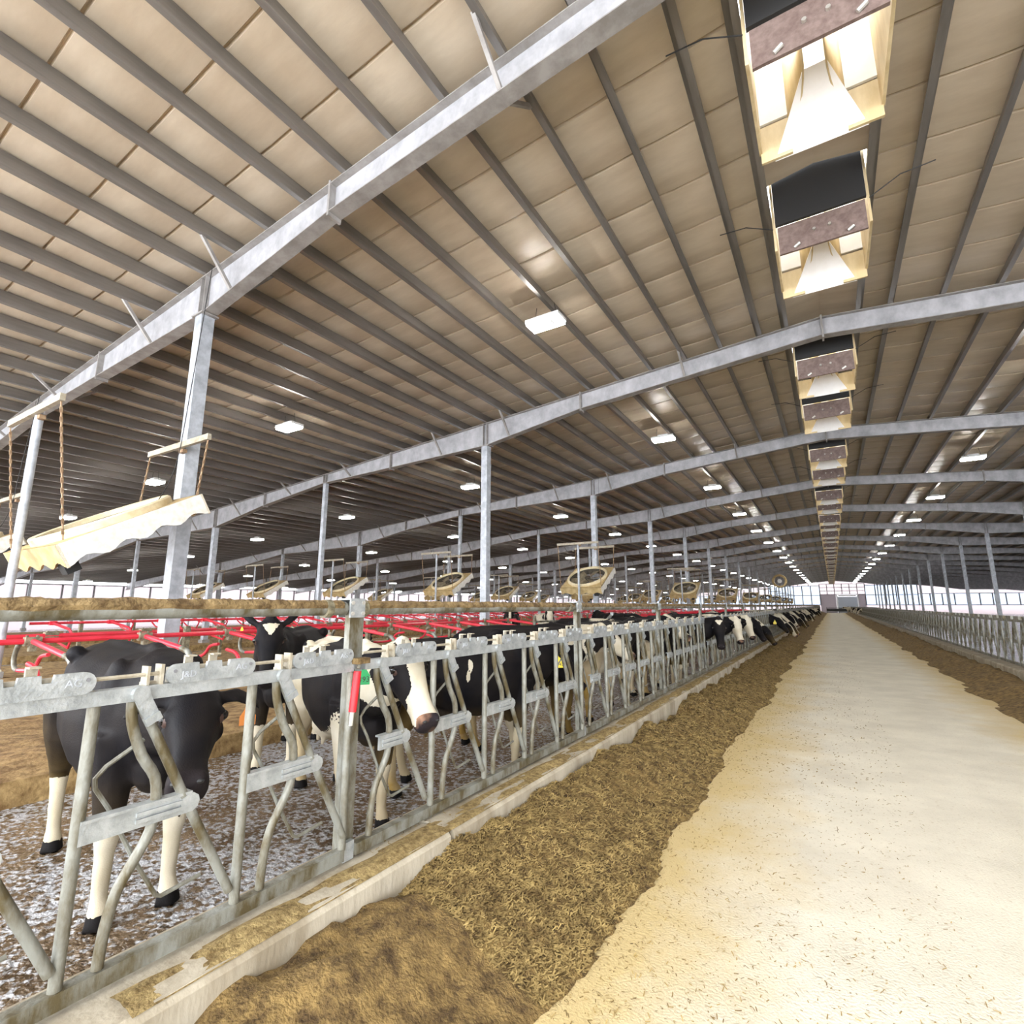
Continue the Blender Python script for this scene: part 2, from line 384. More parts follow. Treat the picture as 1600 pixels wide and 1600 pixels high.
# ridge vents: a tan box hung in the ridge slot, brown baffle on the near side, white lit throat
def ridge_vent():
    root = thing('ridge_vent', '', 'roof vent')
    xa, xb = -.55, .55; zb = E + 4.78; zt = zr(XR) + PZ + .22; zn = E + 5.22
    for s, x in ((-1, xa), (1, xb)):
        b = MB(); b.box((x, VL / 2 + .02, (zb + .10 + zt) / 2), (.03, VL - .06, zt - zb - .10)); b.build('side_panel', M['tan'], root)
    b = MB(); b.box((0, .06, (zn + zb + .02) / 2), (1.02, .035, zn - zb - .02)); bf = b.build('baffle', M['baffle'], root)
    for x in (-.08, .10): MB().lathe([(.0, -.03), (.02, -.03), (.02, 0)], 8, (x, .042, zb + .24), 'y').build('bolt', M['bolt'], bf)
    for x in (-.30, .32):
        MB().tube([(x - .03, .03, zb + .06), (x + .04, .02, zb + .10)], .022, 8).build('bracket', M['bolt'], bf)
    b = MB(); b.box((0, .05, (zn + zt) / 2 + .02), (1.06, .05, zt - zn - .02)); b.build('dark_gap_sheet', M['black'], root)  # black sheet added for the dark gap above the baffle
    # far side: two flaps and a throat that narrows away, with a white sloping sill
    for s in (-1, 1):
        b = MB(); b.box((s * .40, VL - .02, zb + .20), (.30, .03, .44)); b.build('corner_flap', M['tan'], root)
        b = MB(); n = 6; vs = []; fs = []
        for i in range(n + 1):
            t = i / n; x = s * (.255 - .17 * math.sin(t * 1.45)); y = VL - .02 - .52 * t
            vs += [(x, y, zb + .05 + .40 * t), (x, y, zt - .02)]
        for i in range(n): fs.append((2 * i, 2 * i + 2, 2 * i + 3, 2 * i + 1))
        b.add(vs, fs); o = b.build('cheek', M['tan'], root, True)
        md = o.modifiers.new('thick', 'SOLIDIFY'); md.thickness = .015
    b = MB(); b.add([(-.42, VL + .01, zb - .02), (.42, VL + .01, zb - .02), (.10, VL - .50, zb + .44), (-.10, VL - .50, zb + .44),
                     (-.42, VL + .02, zb + .0), (.42, VL + .02, zb + .0), (.10, VL - .49, zb + .46), (-.10, VL - .49, zb + .46)],
                    [(0,1,2,3),(7,6,5,4),(0,4,5,1),(1,5,6,2),(2,6,7,3),(3,7,4,0)]); b.build('sill', M['white_board'], root)
    b = MB(); b.box((0, VL - .02, (zb + .46 + zt) / 2), (1.10, .03, zt - zb - .46)); b.build('back_panel', M['white_board'], root)
    for s in (-1, 1): MB().tube([(s * .56, .05, zn), (s * .9, .02, zn + .16), (s * 1.25, 0, zn + .17)], .007, 5).build('cable', M['black'], root)
    return root
v0 = ridge_vent(); n = 0
for yo in openings:
    if yo < 2: continue
    o = v0 if n == 0 else copy_tree(v0); n += 1
    o.location = (XR, yo, 0); o['group'] = 'ridge vents'
    o['label'] = f'tan ridge vent with brown baffle and bright throat, {ordn(n)} from the front'

# ================================================================== STEEL FRAMES
def depth(x):                              # rafter depth
    a = abs(x - XR) if x > XR else None
    X = x if x <= XR else 2 * XR - x
    pts = [(XR, .38), (-4.9, .40), (-7.8, .64), (-14.5, .30), (-17.9, .45), (-21.2, .76), (-27.8, .32), (-34.4, .66), (-41.0, .32), (-47.6, .50)]
    for (x1, d1), (x2, d2) in zip(pts, pts[1:]):
        if X >= x2: return d1 + (d2 - d1) * (x1 - X) / (x1 - x2)
    return .4
NODES = [XW, -41.0, -34.4, -27.8, -21.2, -17.9, -14.5, -7.8, -4.9, XR]
NODES = NODES + [2 * XR - x for x in NODES[-2::-1] if 2 * XR - x < XE] + [XE]
def rafter():
    root = thing('roof_rafter', '', 'roof beam')
    top = [(x, 0, zr(x)) for x in NODES]; bot = [(x, 0, zr(x) - depth(x)) for x in NODES]
    for i in range(len(NODES) - 1):        # web plates between the splices
        b = MB(); b.prism([top[i], top[i + 1], bot[i + 1], bot[i]], (0, -.007, 0), (0, .007, 0)); b.build('web', M['rafter'], root)
    for nm, P, dz in (('top_flange', top, -.008), ('bottom_flange', bot, -.008)):
        b = MB()
        for i in range(len(P) - 1):
            p, q = P[i], P[i + 1]; b.beam((p[0], 0, p[2] + dz), (q[0], 0, q[2] + dz), .19, .014)
        b.build(nm, M['flange'], root)
    for x in (-4.9, 2 * XR + 4.9, -17.9, XR, -24.5, -11.4):      # bolted splices
        b = MB(); d = depth(x); b.box((x, 0, zr(x) - d / 2 - .02), (.035, .20, d + .10)); b.build('splice_plate', M['flange'], root)
    for x in COLX + [2 * XR + 7.8, 2 * XR + 14.5]:
        d = depth(x); b = MB(); b.box((x - .06, 0, zr(x) - d / 2), (.012, .17, d - .02)); b.box((x + .06, 0, zr(x) - d / 2), (.012, .17, d - .02)); b.build('stiffener', M['flange'], root)
    for x in (-2.35, -7.01, -9.34, -13.2, -16.3, -19.4, -22.5, -25.6, -30.2, -36.4):
        for s in (-1, 1):
            b = MB(); d = depth(x); b.beam((x, s * .08, zr(x) - d + .02), (x, s * .55, zr(x) + .03), .045, .045); b.build('flange_brace', M['flange'], root)
    return root
r0 = rafter()
for k in range(NB):
    o = r0 if k == 0 else copy_tree(r0)
    o.location = (0, Y0 + BAY * k, 0); o['group'] = 'roof rafters'
    o['label'] = f'tapered galvanized steel roof rafter, {ordn(k + 1)} from the front'

def column(x, kind):
    h = zr(x) - depth(x)
    root = thing('steel_column', '', 'column')
    w_ = .19 if kind else .13
    b = MB(); b.box((0, 0, h / 2), (w_, w_, h)); b.build('shaft', M['galv_col'], root)
    b = MB(); b.box((0, 0, h - .012), (w_ + .12, w_ + .06, .024)); b.build('cap_plate', M['flange'], root)
    b = MB(); b.box((0, 0, .3), (w_ + .10, w_ + .10, .16)); b.build('base_plate', M['flange'], root)
    return root
for r, x in enumerate(COLX + [2 * XR + 7.8]):
    c0 = column(x, r % 2 == 0 or r == 6)
    for k in range(NB):
        if k == 0 and -21 < x < 0 and r > 0: pass
        o = c0 if k == 0 else copy_tree(c0)
        o.location = (x, Y0 + BAY * k, 0); o['group'] = 'steel columns'
        thick = 'thick' if r % 2 == 0 else 'slender'
        o['label'] = (f'{thick} galvanized roof column, {ordn(k + 1)} from the front, {ordn(r + 1)} row behind feed fence'
                      if r < 6 else f'galvanized roof column on the far right of the lane, {ordn(k + 1)} from the front')

# ================================================================== LIGHTS
def lamp_proto():
    root = thing('high_bay_light', '', 'lamp')
    b = MB(); b.box((0, 0, .05), (.66, .34, .06)); b.box((0, 0, .11), (.30, .16, .07)); b.build('housing', M['lamp'], root)
    x, y, z0, z1 = .31, .155, -.03, .018
    b = MB(); b.add([(-x, -y, z0), (x, -y, z0), (x, y, z0), (-x, y, z0), (-x, -y, z1), (x, -y, z1), (x, y, z1), (-x, y, z1)], [(0, 3, 2, 1), (0, 1, 5, 4), (1, 2, 6, 5), (2, 3, 7, 6), (3, 0, 4, 7)])
    b.build('led_lens', M['led'], root)
    for i in range(3):
        b = MB(); b.box((-.155 + .155 * i, -.04, -.033), (.030, .17, .006)); b.build('divider', M['lamp'], root)
    for sx in (-.22, .22): MB().tube([(sx, 0, .08), (sx * .8, 0, .36)], .005, 5).build('hanger_wire', M['black'], root)
    return root
l0 = lamp_proto(); first = True
LX = [-3.9, -11.15, -17.85, -24.4, -30.9, -37.5, -44.0, 2 * XR + 3.9]
for r, x in enumerate(LX):
    for k in range(NB):
        o = l0 if first else copy_tree(l0); first = False
        o.location = (x, Y0 + BAY * (k + .5), zr(x) - .37); o['group'] = 'high bay lights'
        o['label'] = (f'lit high bay light, {ordn(k + 1)} from the front, {ordn(r + 1)} row left of ridge'
                      if r < 7 else f'lit high bay light right of the ridge, {ordn(k + 1)} from the front')

# ================================================================== WALLS
def window_wall(name, p0, p1, zsill, ztop, ztopwall, npan, rows, pane_row, post_w, foot_m):
    """glazed wall from p0 to p1 (plan), panes in a grid of mullions"""
    root = thing(name, None, None, kind='structure')
    p0 = Vector((*p0, 0)); p1 = Vector((*p1, 0)); d = p1 - p0; L = d.length; d.normalize(); nrm = Vector((d.y, -d.x, 0))
    def zt(q): return ztopwall(q) if callable(ztopwall) else ztopwall
    b = MB(); c = (p0 + p1) / 2; b.beam(p0 + Vector((0, 0, zsill / 2)), p1 + Vector((0, 0, zsill / 2)), .15, zsill); b.build('sill_wall', foot_m, root)
    mb = {}
    for i in range(npan):
        a = p0 + d * (L * i / npan); e = p0 + d * (L * (i + 1) / npan)
        for j in range(rows):
            za = zsill + (ztop - zsill) * j / rows; ze = zsill + (ztop - zsill) * (j + 1) / rows
            key = (round(L / npan, 3), round(ze - za, 3), pane_row(j).name)
            if key not in mb:
                b = MB(); b.beam((0, 0, (ze - za) / 2), tuple(d * (L / npan)) [:2] + ((ze - za) / 2,), .02, ze - za); mb[key] = b.mesh('window_pane', pane_row(j))
            ob('window_pane', mb[key], root, (a.x, a.y, za))
    pm_ = None
    for i in range(npan + 1):
        a = p0 + d * (L * i / npan)
        if pm_ is None:
            b = MB(); b.beam((0, 0, zsill), (0, 0, ztop), post_w, post_w * 1.4); pm_ = b.mesh('mullion', M['mullion'])
        ob('mullion', pm_, root, (a.x, a.y, 0))
    for j in range(rows + 1):
        za = zsill + (ztop - zsill) * j / rows
        b = MB(); b.beam(p0 + Vector((0, 0, za)), p1 + Vector((0, 0, za)), post_w * .9, post_w * .9); b.build('transom', M['mullion'], root)
    return root
DX0, DX1 = -2.2, 6.6                      # bay with the roller door at the end of the lane
window_wall('wall_far', (-13.0, YEND), (DX0, YEND), 1.85, 6.2, None, 6, 2, lambda j: M['pane'], .13, M['pane_pink'])
window_wall('wall_far', (XW, YEND), (-13.0, YEND), 1.85, 4.0, None, 18, 1, lambda j: M['pane'], .13, M['pane_pink'])
window_wall('wall_far', (DX1, YEND), (16.0, YEND), 1.85, 6.2, None, 5, 2, lambda j: M['pane'], .13, M['pane_pink'])
window_wall('wall_far', (16.0, YEND), (XE, YEND), 1.85, 4.2, None, 9, 1, lambda j: M['pane'], .13, M['pane_pink'])
window_wall('wall_far', (DX0, YEND), (DX1, YEND), 4.2, 6.6, None, 6, 3, lambda j: M['pane_pink'], .10, M['pane_white'])
# translucent gable sheets above the windows, up to the roof
def gable(name, xs, z0):
    b = MB(); P = [(x, YEND + .05, zr(x) + .28) for x in xs]
    b.prism([(xs[0], YEND + .05, z0)] + P + [(xs[-1], YEND + .05, z0)], (0, 0, 0), (0, .04, 0)); o = b.build(name, M['pane_pink']); o['kind'] = 'structure'
gable('trim_1', [-13.0, DX0], 6.2); gable('trim_2', [DX1, 16.0], 6.2); gable('trim_3', [-35, -13.0], 4.0); gable('trim_4', [16.0, XE], 4.2)
gable('trim_5', [DX0, XR, DX1], 6.6)
for x in (-10.8, -8.7, -6.6, -4.4, 8.5, 10.5):
    o = MB().box((x, YEND, (6.2 + zr(x)) / 2 + .1), (.14, .1, zr(x) - 6.0)).build('trim_6', M['mullion']); o['kind'] = 'structure'
# left side wall: open curtain side with posts and wires; pinkish knee wall
window_wall('wall_left', (XW, YSTART), (XW, YEND), 1.1, 3.2, None, 76, 2, lambda j: [M['pane_white'], M['pane_pink']][j], .09, M['pane_pink'])
window_wall('wall_right', (XE, YEND), (XE, YSTART), 1.1, 4.3, None, 76, 2, lambda j: [M['pane_white'], M['pane_pink']][j], .09, M['pane_pink'])
# roller door and its frame
dr = thing('door_1', None, None, kind='structure')
for i in range(10):
    MB().box((3.1, YEND - .06, .21 + .36 * i), (3.7, .05, .35)).build('door_slat', M['pane_door'], dr)
MB().box((3.1, YEND - .15, 3.9), (3.4, .3, .25)).build('roller_housing', M['wall'], dr)
for x in (1.1, 5.1): MB().box((x, YEND - .06, 2.0), (.25, .2, 4.2)).build('door_jamb', M['door'], dr)
o = MB().box((DX0 + 1.55, YEND, 2.1), (3.1, .06, 4.2)).build('wall_panel_far', M['pane_pink']); o['kind'] = 'structure'
o = MB().box((DX1 - .7, YEND, 2.1), (1.4, .06, 4.2)).build('wall_panel_far', M['pane_pink']); o['kind'] = 'structure'
g = thing('cattle_gate', 'dark low gate across the far end of the feed lane', 'gate', (1.2, YEND - 6, 0))
for i in range(5): MB().tube([(-2.3, 0, .25 + .22 * i), (2.3, 0, .25 + .22 * i)], .05, 6).build('rail', M['darkgate'], g)
for x in (-2.3, 0, 2.3): MB().box((x, 0, .65), (.1, .08, 1.3)).build('upright', M['darkgate'], g)
MB().box((0, .06, .68), (4.5, .03, .6)).build('sheet', M['darkgate'], g)
# round drum fan hanging far down the lane
f = thing('drum_fan', 'round tan drum fan hung beside the lane near the far windows', 'fan', (-6.3, 86, 5.25))
MB().lathe([(.95, -.35), (1.0, -.3), (1.0, .3), (.95, .35), (.72, .35), (.68, 0), (.72, -.35), (.95, -.35)], 28, axis='y').build('drum', M['fan_tan'], f, True)
b = MB()
for i in range(4): b.beam((0, 0, 0), (.68 * math.cos(i * 1.571), 0, .68 * math.sin(i * 1.571)), .02, .03)
b.build('guard', M['fan_dark'], f)
MB().lathe([(0, -.1), (.30, -.1), (.30, .1), (0, .1)], 16, axis='y').build('hub', M['lamp'], f)
for s in (-.6, .6): MB().tube([(s, 0, .78), (s, 0, zr(-6.3) - 5.25)], .012, 5).build('hanger', M['galv'], f)

# ================================================================== HEAD-LOCK FENCE
ZB, ZT0, ZT1 = .43, 1.345, 1.397          # bottom rail, top rail
VS = [.63, 1.23, 1.82, 2.42, 2.99]        # uprights measured from the post
def arc(path, n=3):                       # Catmull-Rom
    P = [Vector(p) for p in path]; out = []
    for i in range(len(P) - 1):
        p0, p1, p2, p3 = P[max(i - 1, 0)], P[i], P[i + 1], P[min(i + 2, len(P) - 1)]
        for k in range(n):
            t = k / n
            out.append(.5 * ((2 * p1) + (-p0 + p2) * t + (2 * p0 - 5 * p1 + 4 * p2 - p3) * t * t + (-p0 + 3 * p1 - 3 * p2 + p3) * t ** 3))
    return out + [P[-1]]
BENT = [(.045, 1.345), (.055, 1.26), (.10, 1.14), (.155, 1.05), (.168, .96), (.160, .86), (.115, .77), (.072, .69), (.048, .58), (.04, .46)]
def g_upright(b, s, n=10): b.tube([(0, s, ZB + .02), (0, s, ZT0 + .01)], .021, n)
def g_bent(b, s, n=10, k=3): b.tube(arc([(0, s + y, z) for y, z in BENT], k), .019, n)
def g_slant(b, s, s2, n=10): b.tube([(.012, s + .13, 1.36), (.012, s + .215, 1.20), (.012, s + .34, .95), (.012, s2 - .035, .52)], .018, n)
def g_plate(b, s, first):
    a = s + (.15 if first else .0); e = s + .365
    b.box((.014, (a + e) / 2, .925), (.016, e - a, .075)); b.box((.024, e - .10, .935), (.014, .19, .014)); b.box((.024, e - .10, .912), (.014, .19, .014))
    b.box((.006, (a + e) / 2, .962), (.045, e - a, .010))
    b.tube([(-.01, e - .005, .925), (.03, e - .005, .925)], .036, 10)
def g_bracket(b, s):
    Mx = Matrix.Rotation(R(-30), 3, 'X')
    rot = Matrix.Rotation(math.atan2(.085, .16), 3, 'X')
    b.box((.036, s + .155, 1.325), (.012, .052, .135), rot); b.box((.040, s + .180, 1.275), (.02, .056, .03), rot)
    b.tube([(.02, s + .13, 1.372), (.047, s + .13, 1.372)], .03, 10)
def g_rod(b, s):
    b.tube([(-.03, s + .19, 1.19), (-.03, s + .075, 1.12), (-.03, s + .045, 1.085), (-.03, s + .05, 1.05), (-.03, s + .10, .97), (-.03, s + .20, .77), (-.03, s + .295, .605), (-.03, s + .315, .595), (-.03, s + .46, .612)], .008, 6)
LB0, LB1 = -.385, -.015                   # lock box relative to the next upright
def g_lockbox(b, v):
    y0, y1 = v + LB0, v + LB1; z0, z1 = ZT1 - .004, ZT1 + .072; h = (z1 - z0) / 2; r = h * .98
    P = []
    for k in range(9):
        a = -math.pi / 2 + math.pi * k / 8; P.append((y1 - r + r * math.cos(a), (z0 + z1) / 2 + h * math.sin(a)))
    n1, n2, nw, nd = y0 + .215, y0 + .135, .018, .026
    for c in (y0 + .232, y0 + .138):
        P += [(c + nw, z1), (c + nw * .8, z1 - nd), (c - nw * .8, z1 - nd), (c - nw, z1)]
    for k in range(9):
        a = math.pi / 2 + math.pi * k / 8; P.append((y0 + r + r * math.cos(a), (z0 + z1) / 2 + h * math.sin(a)))
    b.prism([(0, y, z) for y, z in P], (.018, 0, 0), (.034, 0, 0))
def g_lockback(b, v):                     # folded back plate, latch tabs, slide rod and end bracket
    y0, y1 = v + LB0, v + LB1
    b.box((-.006, (y0 + y1) / 2, ZT1 + .030), (.030, y1 - y0 - .04, .058))
    for c in (y0 + .10, y0 + .20): b.box((-.016, c, ZT1 + .075), (.012, .032, .05)); b.box((.0, c, ZT1 + .098), (.04, .032, .006))
    b.box((.0, y0 - .012, ZT1 + .036), (.05, .012, .078)); b.box((.0, y0 - .06, ZT1 + .036), (.05, .010, .070)); b.box((-.02, y0 - .036, ZT1 + .005), (.02, .06, .012))
    b.tube([(.004, y0 - .24, ZT1 + .040), (.004, y0, ZT1 + .040)], .008, 6)
def g_rails(b):
    b.box((0, 1.50, (ZT0 + ZT1) / 2), (.05, 2.98, ZT1 - ZT0))
def g_bottom(b): b.box((0, 1.50, ZB), (.05, 2.98, .055))

def text_mesh(txt, size, depth_, name, m):
    cu = bpy.data.curves.new(name, 'FONT'); cu.body = txt; cu.size = size; cu.extrude = depth_; cu.align_x = 'CENTER'; cu.align_y = 'CENTER'; cu.resolution_u = 2
    o = bpy.data.objects.new(name, cu); me = evaluated(o); me.name = name
    bpy.data.objects.remove(o); bpy.data.curves.remove(cu)
    # lay it on a plane facing +X, reading along +Y
    me.transform(Matrix(((0, 0, 1, 0), (1, 0, 0, 0), (0, 1, 0, 0), (0, 0, 0, 1)))); me.materials.clear(); me.materials.append(m); return me

def shared(fn, name, m, smooth=True):
    b = MB(); fn(b); return b.mesh(name, m, smooth)
G = M['galv']; GD = M['galv_dirty']
mesh_cache = dict(
    upright=shared(lambda b: g_upright(b, 0), 'upright', GD), bent=shared(lambda b: g_bent(b, 0), 'bent_bar', GD),
    slant=shared(lambda b: g_slant(b, 0, .60), 'slanted_bar', GD), plate=shared(lambda b: g_plate(b, 0, False), 'cross_plate', G, False),
    plate1=shared(lambda b: g_plate(b, 0, True), 'cross_plate', G, False), bracket=shared(lambda b: g_bracket(b, 0), 'pivot_bracket', G, False),
    rod=shared(lambda b: g_rod(b, 0), 'release_rod', GD), lockbox=shared(lambda b: g_lockbox(b, 0), 'lock_box', G, False),
    lockback=shared(lambda b: g_lockback(b, 0), 'latch', M['tan_pale'], False), top=shared(g_rails, 'top_rail', G, False), bottom=shared(g_bottom, 'bottom_rail', GD, False),
    txt1=text_mesh('J&D', .036, .0015, 'lettering', M['galv_col']), txt2=text_mesh('AG', .036, .0015, 'lettering', M['galv_col']),
    bolt=shared(lambda b: b.lathe([(0, .004), (.007, .004), (.007, 0)], 8, axis='x'), 'bolt', M['mullion']))
def detailed_panel(text=True):
    root = thing('headlock_panel', '', 'headlock')
    mc = mesh_cache
    ob('top_rail', mc['top'], root); ob('bottom_rail', mc['bottom'], root)
    prev = 0.0
    for i, v in enumerate(VS):
        ob('upright', mc['upright'], root, (0, v, 0))
        s = prev
        ob('bent_bar', mc['bent'], root, (0, s + .075, 0)); ob('slanted_bar', mc['slant'], root, (0, s, 0))
        ob('cross_plate', mc['plate1' if i == 0 else 'plate'], root, (0, s, 0)); ob('pivot_bracket', mc['bracket'], root, (0, s, 0)); ob('release_rod', mc['rod'], root, (0, s, 0))
        lb = ob('lock_box', mc['lockbox'], root, (0, v, 0)); ob('latch', mc['lockback'], root, (0, v, 0))
        if text:
            ob('lettering', mc['txt1'], lb, (.0345, LB0 + .085, ZT1 + .028)); ob('lettering', mc['txt2'], lb, (.0345, LB1 - .065, ZT1 + .036))
            for yy in (LB0 + .03, LB1 - .025): ob('bolt', mc['bolt'], lb, (.034, yy, ZT1 + .045))
        prev = v
    return root
def coarse_panel_mesh():
    b = MB(); g_rails(b); g_bottom(b); prev = 0
    for i, v in enumerate(VS):
        g_upright(b, v, 5); g_bent(b, prev + .075, 5, 1); b.tube([(.012, prev + .13, 1.36), (.012, v - .035, .52)], .018, 5)
        b.box((.014, prev + .2, .925), (.016, .33, .075)); b.box((.0, v - .2, ZT1 + .034), (.06, .36, .076)); prev = v
    return b.mesh('headlock_panel', GD)
cpm = coarse_panel_mesh()
def panel_label(k):
    return f'galvanized headlock feed fence panel, {ordn(k + 1)} from the front left'
d0 = detailed_panel(); d1 = None
NPAN = int((YEND - 6 - P0) / PANEL) + 1
for k in range(NPAN):
    y = P0 + PANEL * (k - 1) + .02
    if k < 4: o = d0 if k == 0 else copy_tree(d0)
    elif k < 9:
        if d1 is None: d1 = o = detailed_panel(False)
        else: o = copy_tree(d1)
    else: o = ob('headlock_panel', cpm)
    o.location = (FX, y, 0); tag(o, panel_label(k), 'headlock', 'headlock panels of the left feed fence')
for k in range(5, NPAN):
    o = ob('headlock_panel', cpm, None, (RX - FX, P0 + PANEL * (k - 1) + .02, 0)); o.scale.x = -1
    tag(o, f'galvanized headlock panel on the right of the lane, {ordn(k - 4)} of that row', 'headlock', 'headlock panels of the right feed fence')

# fence posts with a bolted pipe bracket on top
def post_proto():
    root = thing('fence_post', '', 'post')
    b = MB(); b.box((.018, .012, 1.03), (.042, .10, 1.36)); b.build('shaft', M['galv_dirty'], root)
    b = MB(); b.box((.05, 0, 1.685), (.012, .105, .105)); b.box((-.05, 0, 1.685), (.012, .105, .105)); b.box((0, 0, 1.735), (.10, .105, .008)); br = b.build('pipe_bracket', G, root)
    for y in (-.062, .062):
        for z in (1.655, 1.715): MB().lathe([(0, .012), (.012, .012), (.012, 0)], 6, (.05, y * .62, z), 'x').build('bolt', M['bolt'], br)
    b = MB(); b.box((.065, 0, ZB), (.03, .07, .09)); b.box((.05, 0, (ZT0 + ZT1) / 2), (.02, .10, .07)); b.build('strap', G, root)
    return root
p0 = post_proto()
cp = MB(); cp.box((0, 0, 1.05), (.075, .088, 1.40)); cpost = cp.mesh('fence_post', M['galv_dirty'])
PXX = FX - .075
for k in range(NPAN + 1):
    if k < 10: o = p0 if k == 0 else copy_tree(p0)
    else: o = ob('fence_post', cpost)
    o.location = (PXX, P0 + PANEL * (k - 1) - .005, 0)
    tag(o, f'galvanized fence post under the top pipe, {ordn(k + 1)} from the front left', 'post', 'feed fence posts')
# the red sleeved release handle on the second post
h = thing('release_handle', 'red sleeved release handle hanging on the fence post', 'handle', (FX + .045, P0 - .052, 0))
MB().tube([(0, .03, 1.40), (0, .012, 1.36)], .011, 8).build('rod', GD, h)
MB().tube([(0, .01, 1.345), (.0, -.012, 1.138)], .0205, 14).build('sleeve', M['red_dk'], h, True)
MB().tube([(0, -.013, 1.14), (0, -.02, 1.07)], .012, 8).build('rod_end', M['bolt'], h)
MB().box((0, .03, 1.40), (.05, .09, .03)).build('lug', M['crust'], h)

# the top pipe, one length per bay of posts, with dried crust along its upper half
rng = random.Random(4)
ZP = 1.682
def pipe_len():
    root = thing('top_pipe', '', 'pipe')
    b = MB(); b.tube([(0, .055, ZP), (0, PANEL - .055, ZP)], .037, 14); b.build('pipe', M['galv_dirty'], root, True)
    b = MB(); b.tube([(0, .05, ZP), (0, .085, ZP)], .055, 14); b.tube([(0, PANEL - .2, ZP), (0, PANEL - .16, ZP)], .050, 14); b.build('coupling', M['clamp'], root, True)
    n = 150; vs = []; fs = []; mm = 9
    for i in range(n + 1):
        y = .085 + (PANEL - .17) * i / n
        for j in range(mm):
            a = R(2 + 176 * j / (mm - 1)); rr = .0365 + (.0 if j in (0, mm - 1) else .004 + .011 * (noise.noise((y * 9, j * .5, 2)) * .7 + .5) + .007 * noise.noise((y * 34, j * 1.7, 5)))
            da = .25 * noise.noise((y * 7, 9 if j < 4 else 4, 1)) if j in (0, 1, mm - 1, mm - 2) else 0
            vs.append((rr * math.cos(a + da), y, ZP + rr * math.sin(a + da)))
    for i in range(n):
        for j in range(mm - 1):
            k = i * mm + j; fs.append((k, k + 1, k + mm + 1, k + mm))
    MB().add(vs, fs).build('dried_crust', M['crust'], root, True)
    return root
t0 = pipe_len()
b = MB(); b.tube([(0, .0, ZP), (0, PANEL, ZP)], .04, 6); cpipe = b.mesh('top_pipe', M['crust'])
for k in range(NPAN):
    if k < 9: o = t0 if k == 0 else copy_tree(t0)
    else: o = ob('top_pipe', cpipe)
    o.location = (PXX, P0 + PANEL * (k - 1), 0)
    tag(o, f'top pipe of the feed fence with dried crust, {ordn(k + 1)} length from the front left', 'pipe', 'top pipe lengths')

# ================================================================== FREE STALLS
SP = 1.10                                  # stall pitch
ZN = E - .39
def divider_proto():
    """red pipe from the rail towards the alley (+X), grey bent end, lower red bar"""
    root = thing('stall_divider', '', 'stall divider')
    MB().tube([(.03, 0, .0), (.50, 0, -.055), (.95, 0, -.11)], .030, 10).build('upper_pipe', M['red'], root, True)
    MB().tube(arc([(.93, 0, -.108), (1.08, 0, -.14), (1.17, 0, -.24), (1.20, 0, -.36), (1.13, 0, -.47), (.98, 0, -.50)], 3), .031, 10).build('bent_end', GD, root, True)
    MB().tube(arc([(.99, 0, -.50), (.55, 0, -.47), (.35, 0, -.40), (.22, 0, -.28), (-.02, 0, -.24)], 3), .026, 8).build('lower_pipe', M['red'], root, True)
    b = MB(); b.box((0, 0, .0), (.095, .14, .095)); b.box((.02, 0, -.06), (.07, .06, .09)); b.tube([(-.02, -.045, .0), (-.02, -.045, .065)], .014, 6); b.tube([(-.02, .045, .0), (-.02, .045, .065)], .014, 6)
    b.build('clamp', M['clamp'], root)
    return root
b = MB(); b.tube([(.03, 0, 0), (.95, 0, -.11)], .030, 5); b.tube([(.95, 0, -.11), (1.18, 0, -.24), (1.0, 0, -.50), (.3, 0, -.38), (0, 0, -.24)], .026, 5); b.box((0, 0, 0), (.09, .13, .09))
cdiv = b.mesh('stall_divider', M['red'])
s0 = divider_proto(); used = False
rail_me = {}
def stall_row(xr, dirn, y0, y1, rown, detail, desc, gname):
    global used
    yy = y0; n = 0
    while yy < y1:
        n += 1; yu = yy
        for cx in COLX:
            if min(xr, xr + dirn * 1.22) - .12 < cx < max(xr, xr + dirn * 1.22) + .12:
                cy = Y0 + BAY * round((yy - Y0) / BAY)
                if abs(yy - cy) < .17: yu = cy + math.copysign(.18, yy - cy)
        if detail and yy < 30:
            o = s0 if not used else copy_tree(s0); used = True
        else: o = ob('stall_divider', cdiv)
        o.location = (xr, yu, ZN); o.rotation_euler.z = 0 if dirn > 0 else math.pi
        tag(o, f'red stall divider, {ordn(n)} in the {desc}', 'stall divider', gname)
        yy += SP
    r_ = tag(ob('stall_rail', None, None, (xr - dirn * .02, y0 - .4, ZN)), f'long red stall rail of the {desc}', 'rail')
    MB().tube([(0, 0, 0), (0, y1 - y0 + .3, 0)], .030, 8).build('pipe', M['red'], r_, True)
    k = 0
    while k * SP * 3 < y1 - y0:
        MB().box((-dirn * .06, .95 + k * SP * 3, -(ZN - .15) / 2 + .02), (.07, .07, ZN - .15 + .10)).build('post', M['clamp'], r_); k += 1
XA = -7.55
stall_row(XA, 1, 4.378 - 4 * SP, CROSS[0] - 1.0, 1, True, 'front stall row before the crossover', 'front stall row dividers')
stall_row(XA, 1, CROSS[1] + .5, 56, 1, True, 'front stall row past the crossover', 'front stall row dividers')
stall_row(-8.75, -1, 4.9 - 4 * SP, CROSS[0] - 1.0, 2, True, 'row backing the front stalls, before the crossover', 'second stall row dividers')
stall_row(-8.75, -1, CROSS[1] + .9, 56, 2, False, 'row backing the front stalls, past the crossover', 'second stall row dividers')
stall_row(-14.9, 1, 4.6, 60, 3, False, 'third stall row behind the second alley', 'third stall row dividers')
stall_row(-21.9, 1, 8.6, 62, 4, False, 'fourth stall row farther back', 'fourth stall row dividers')
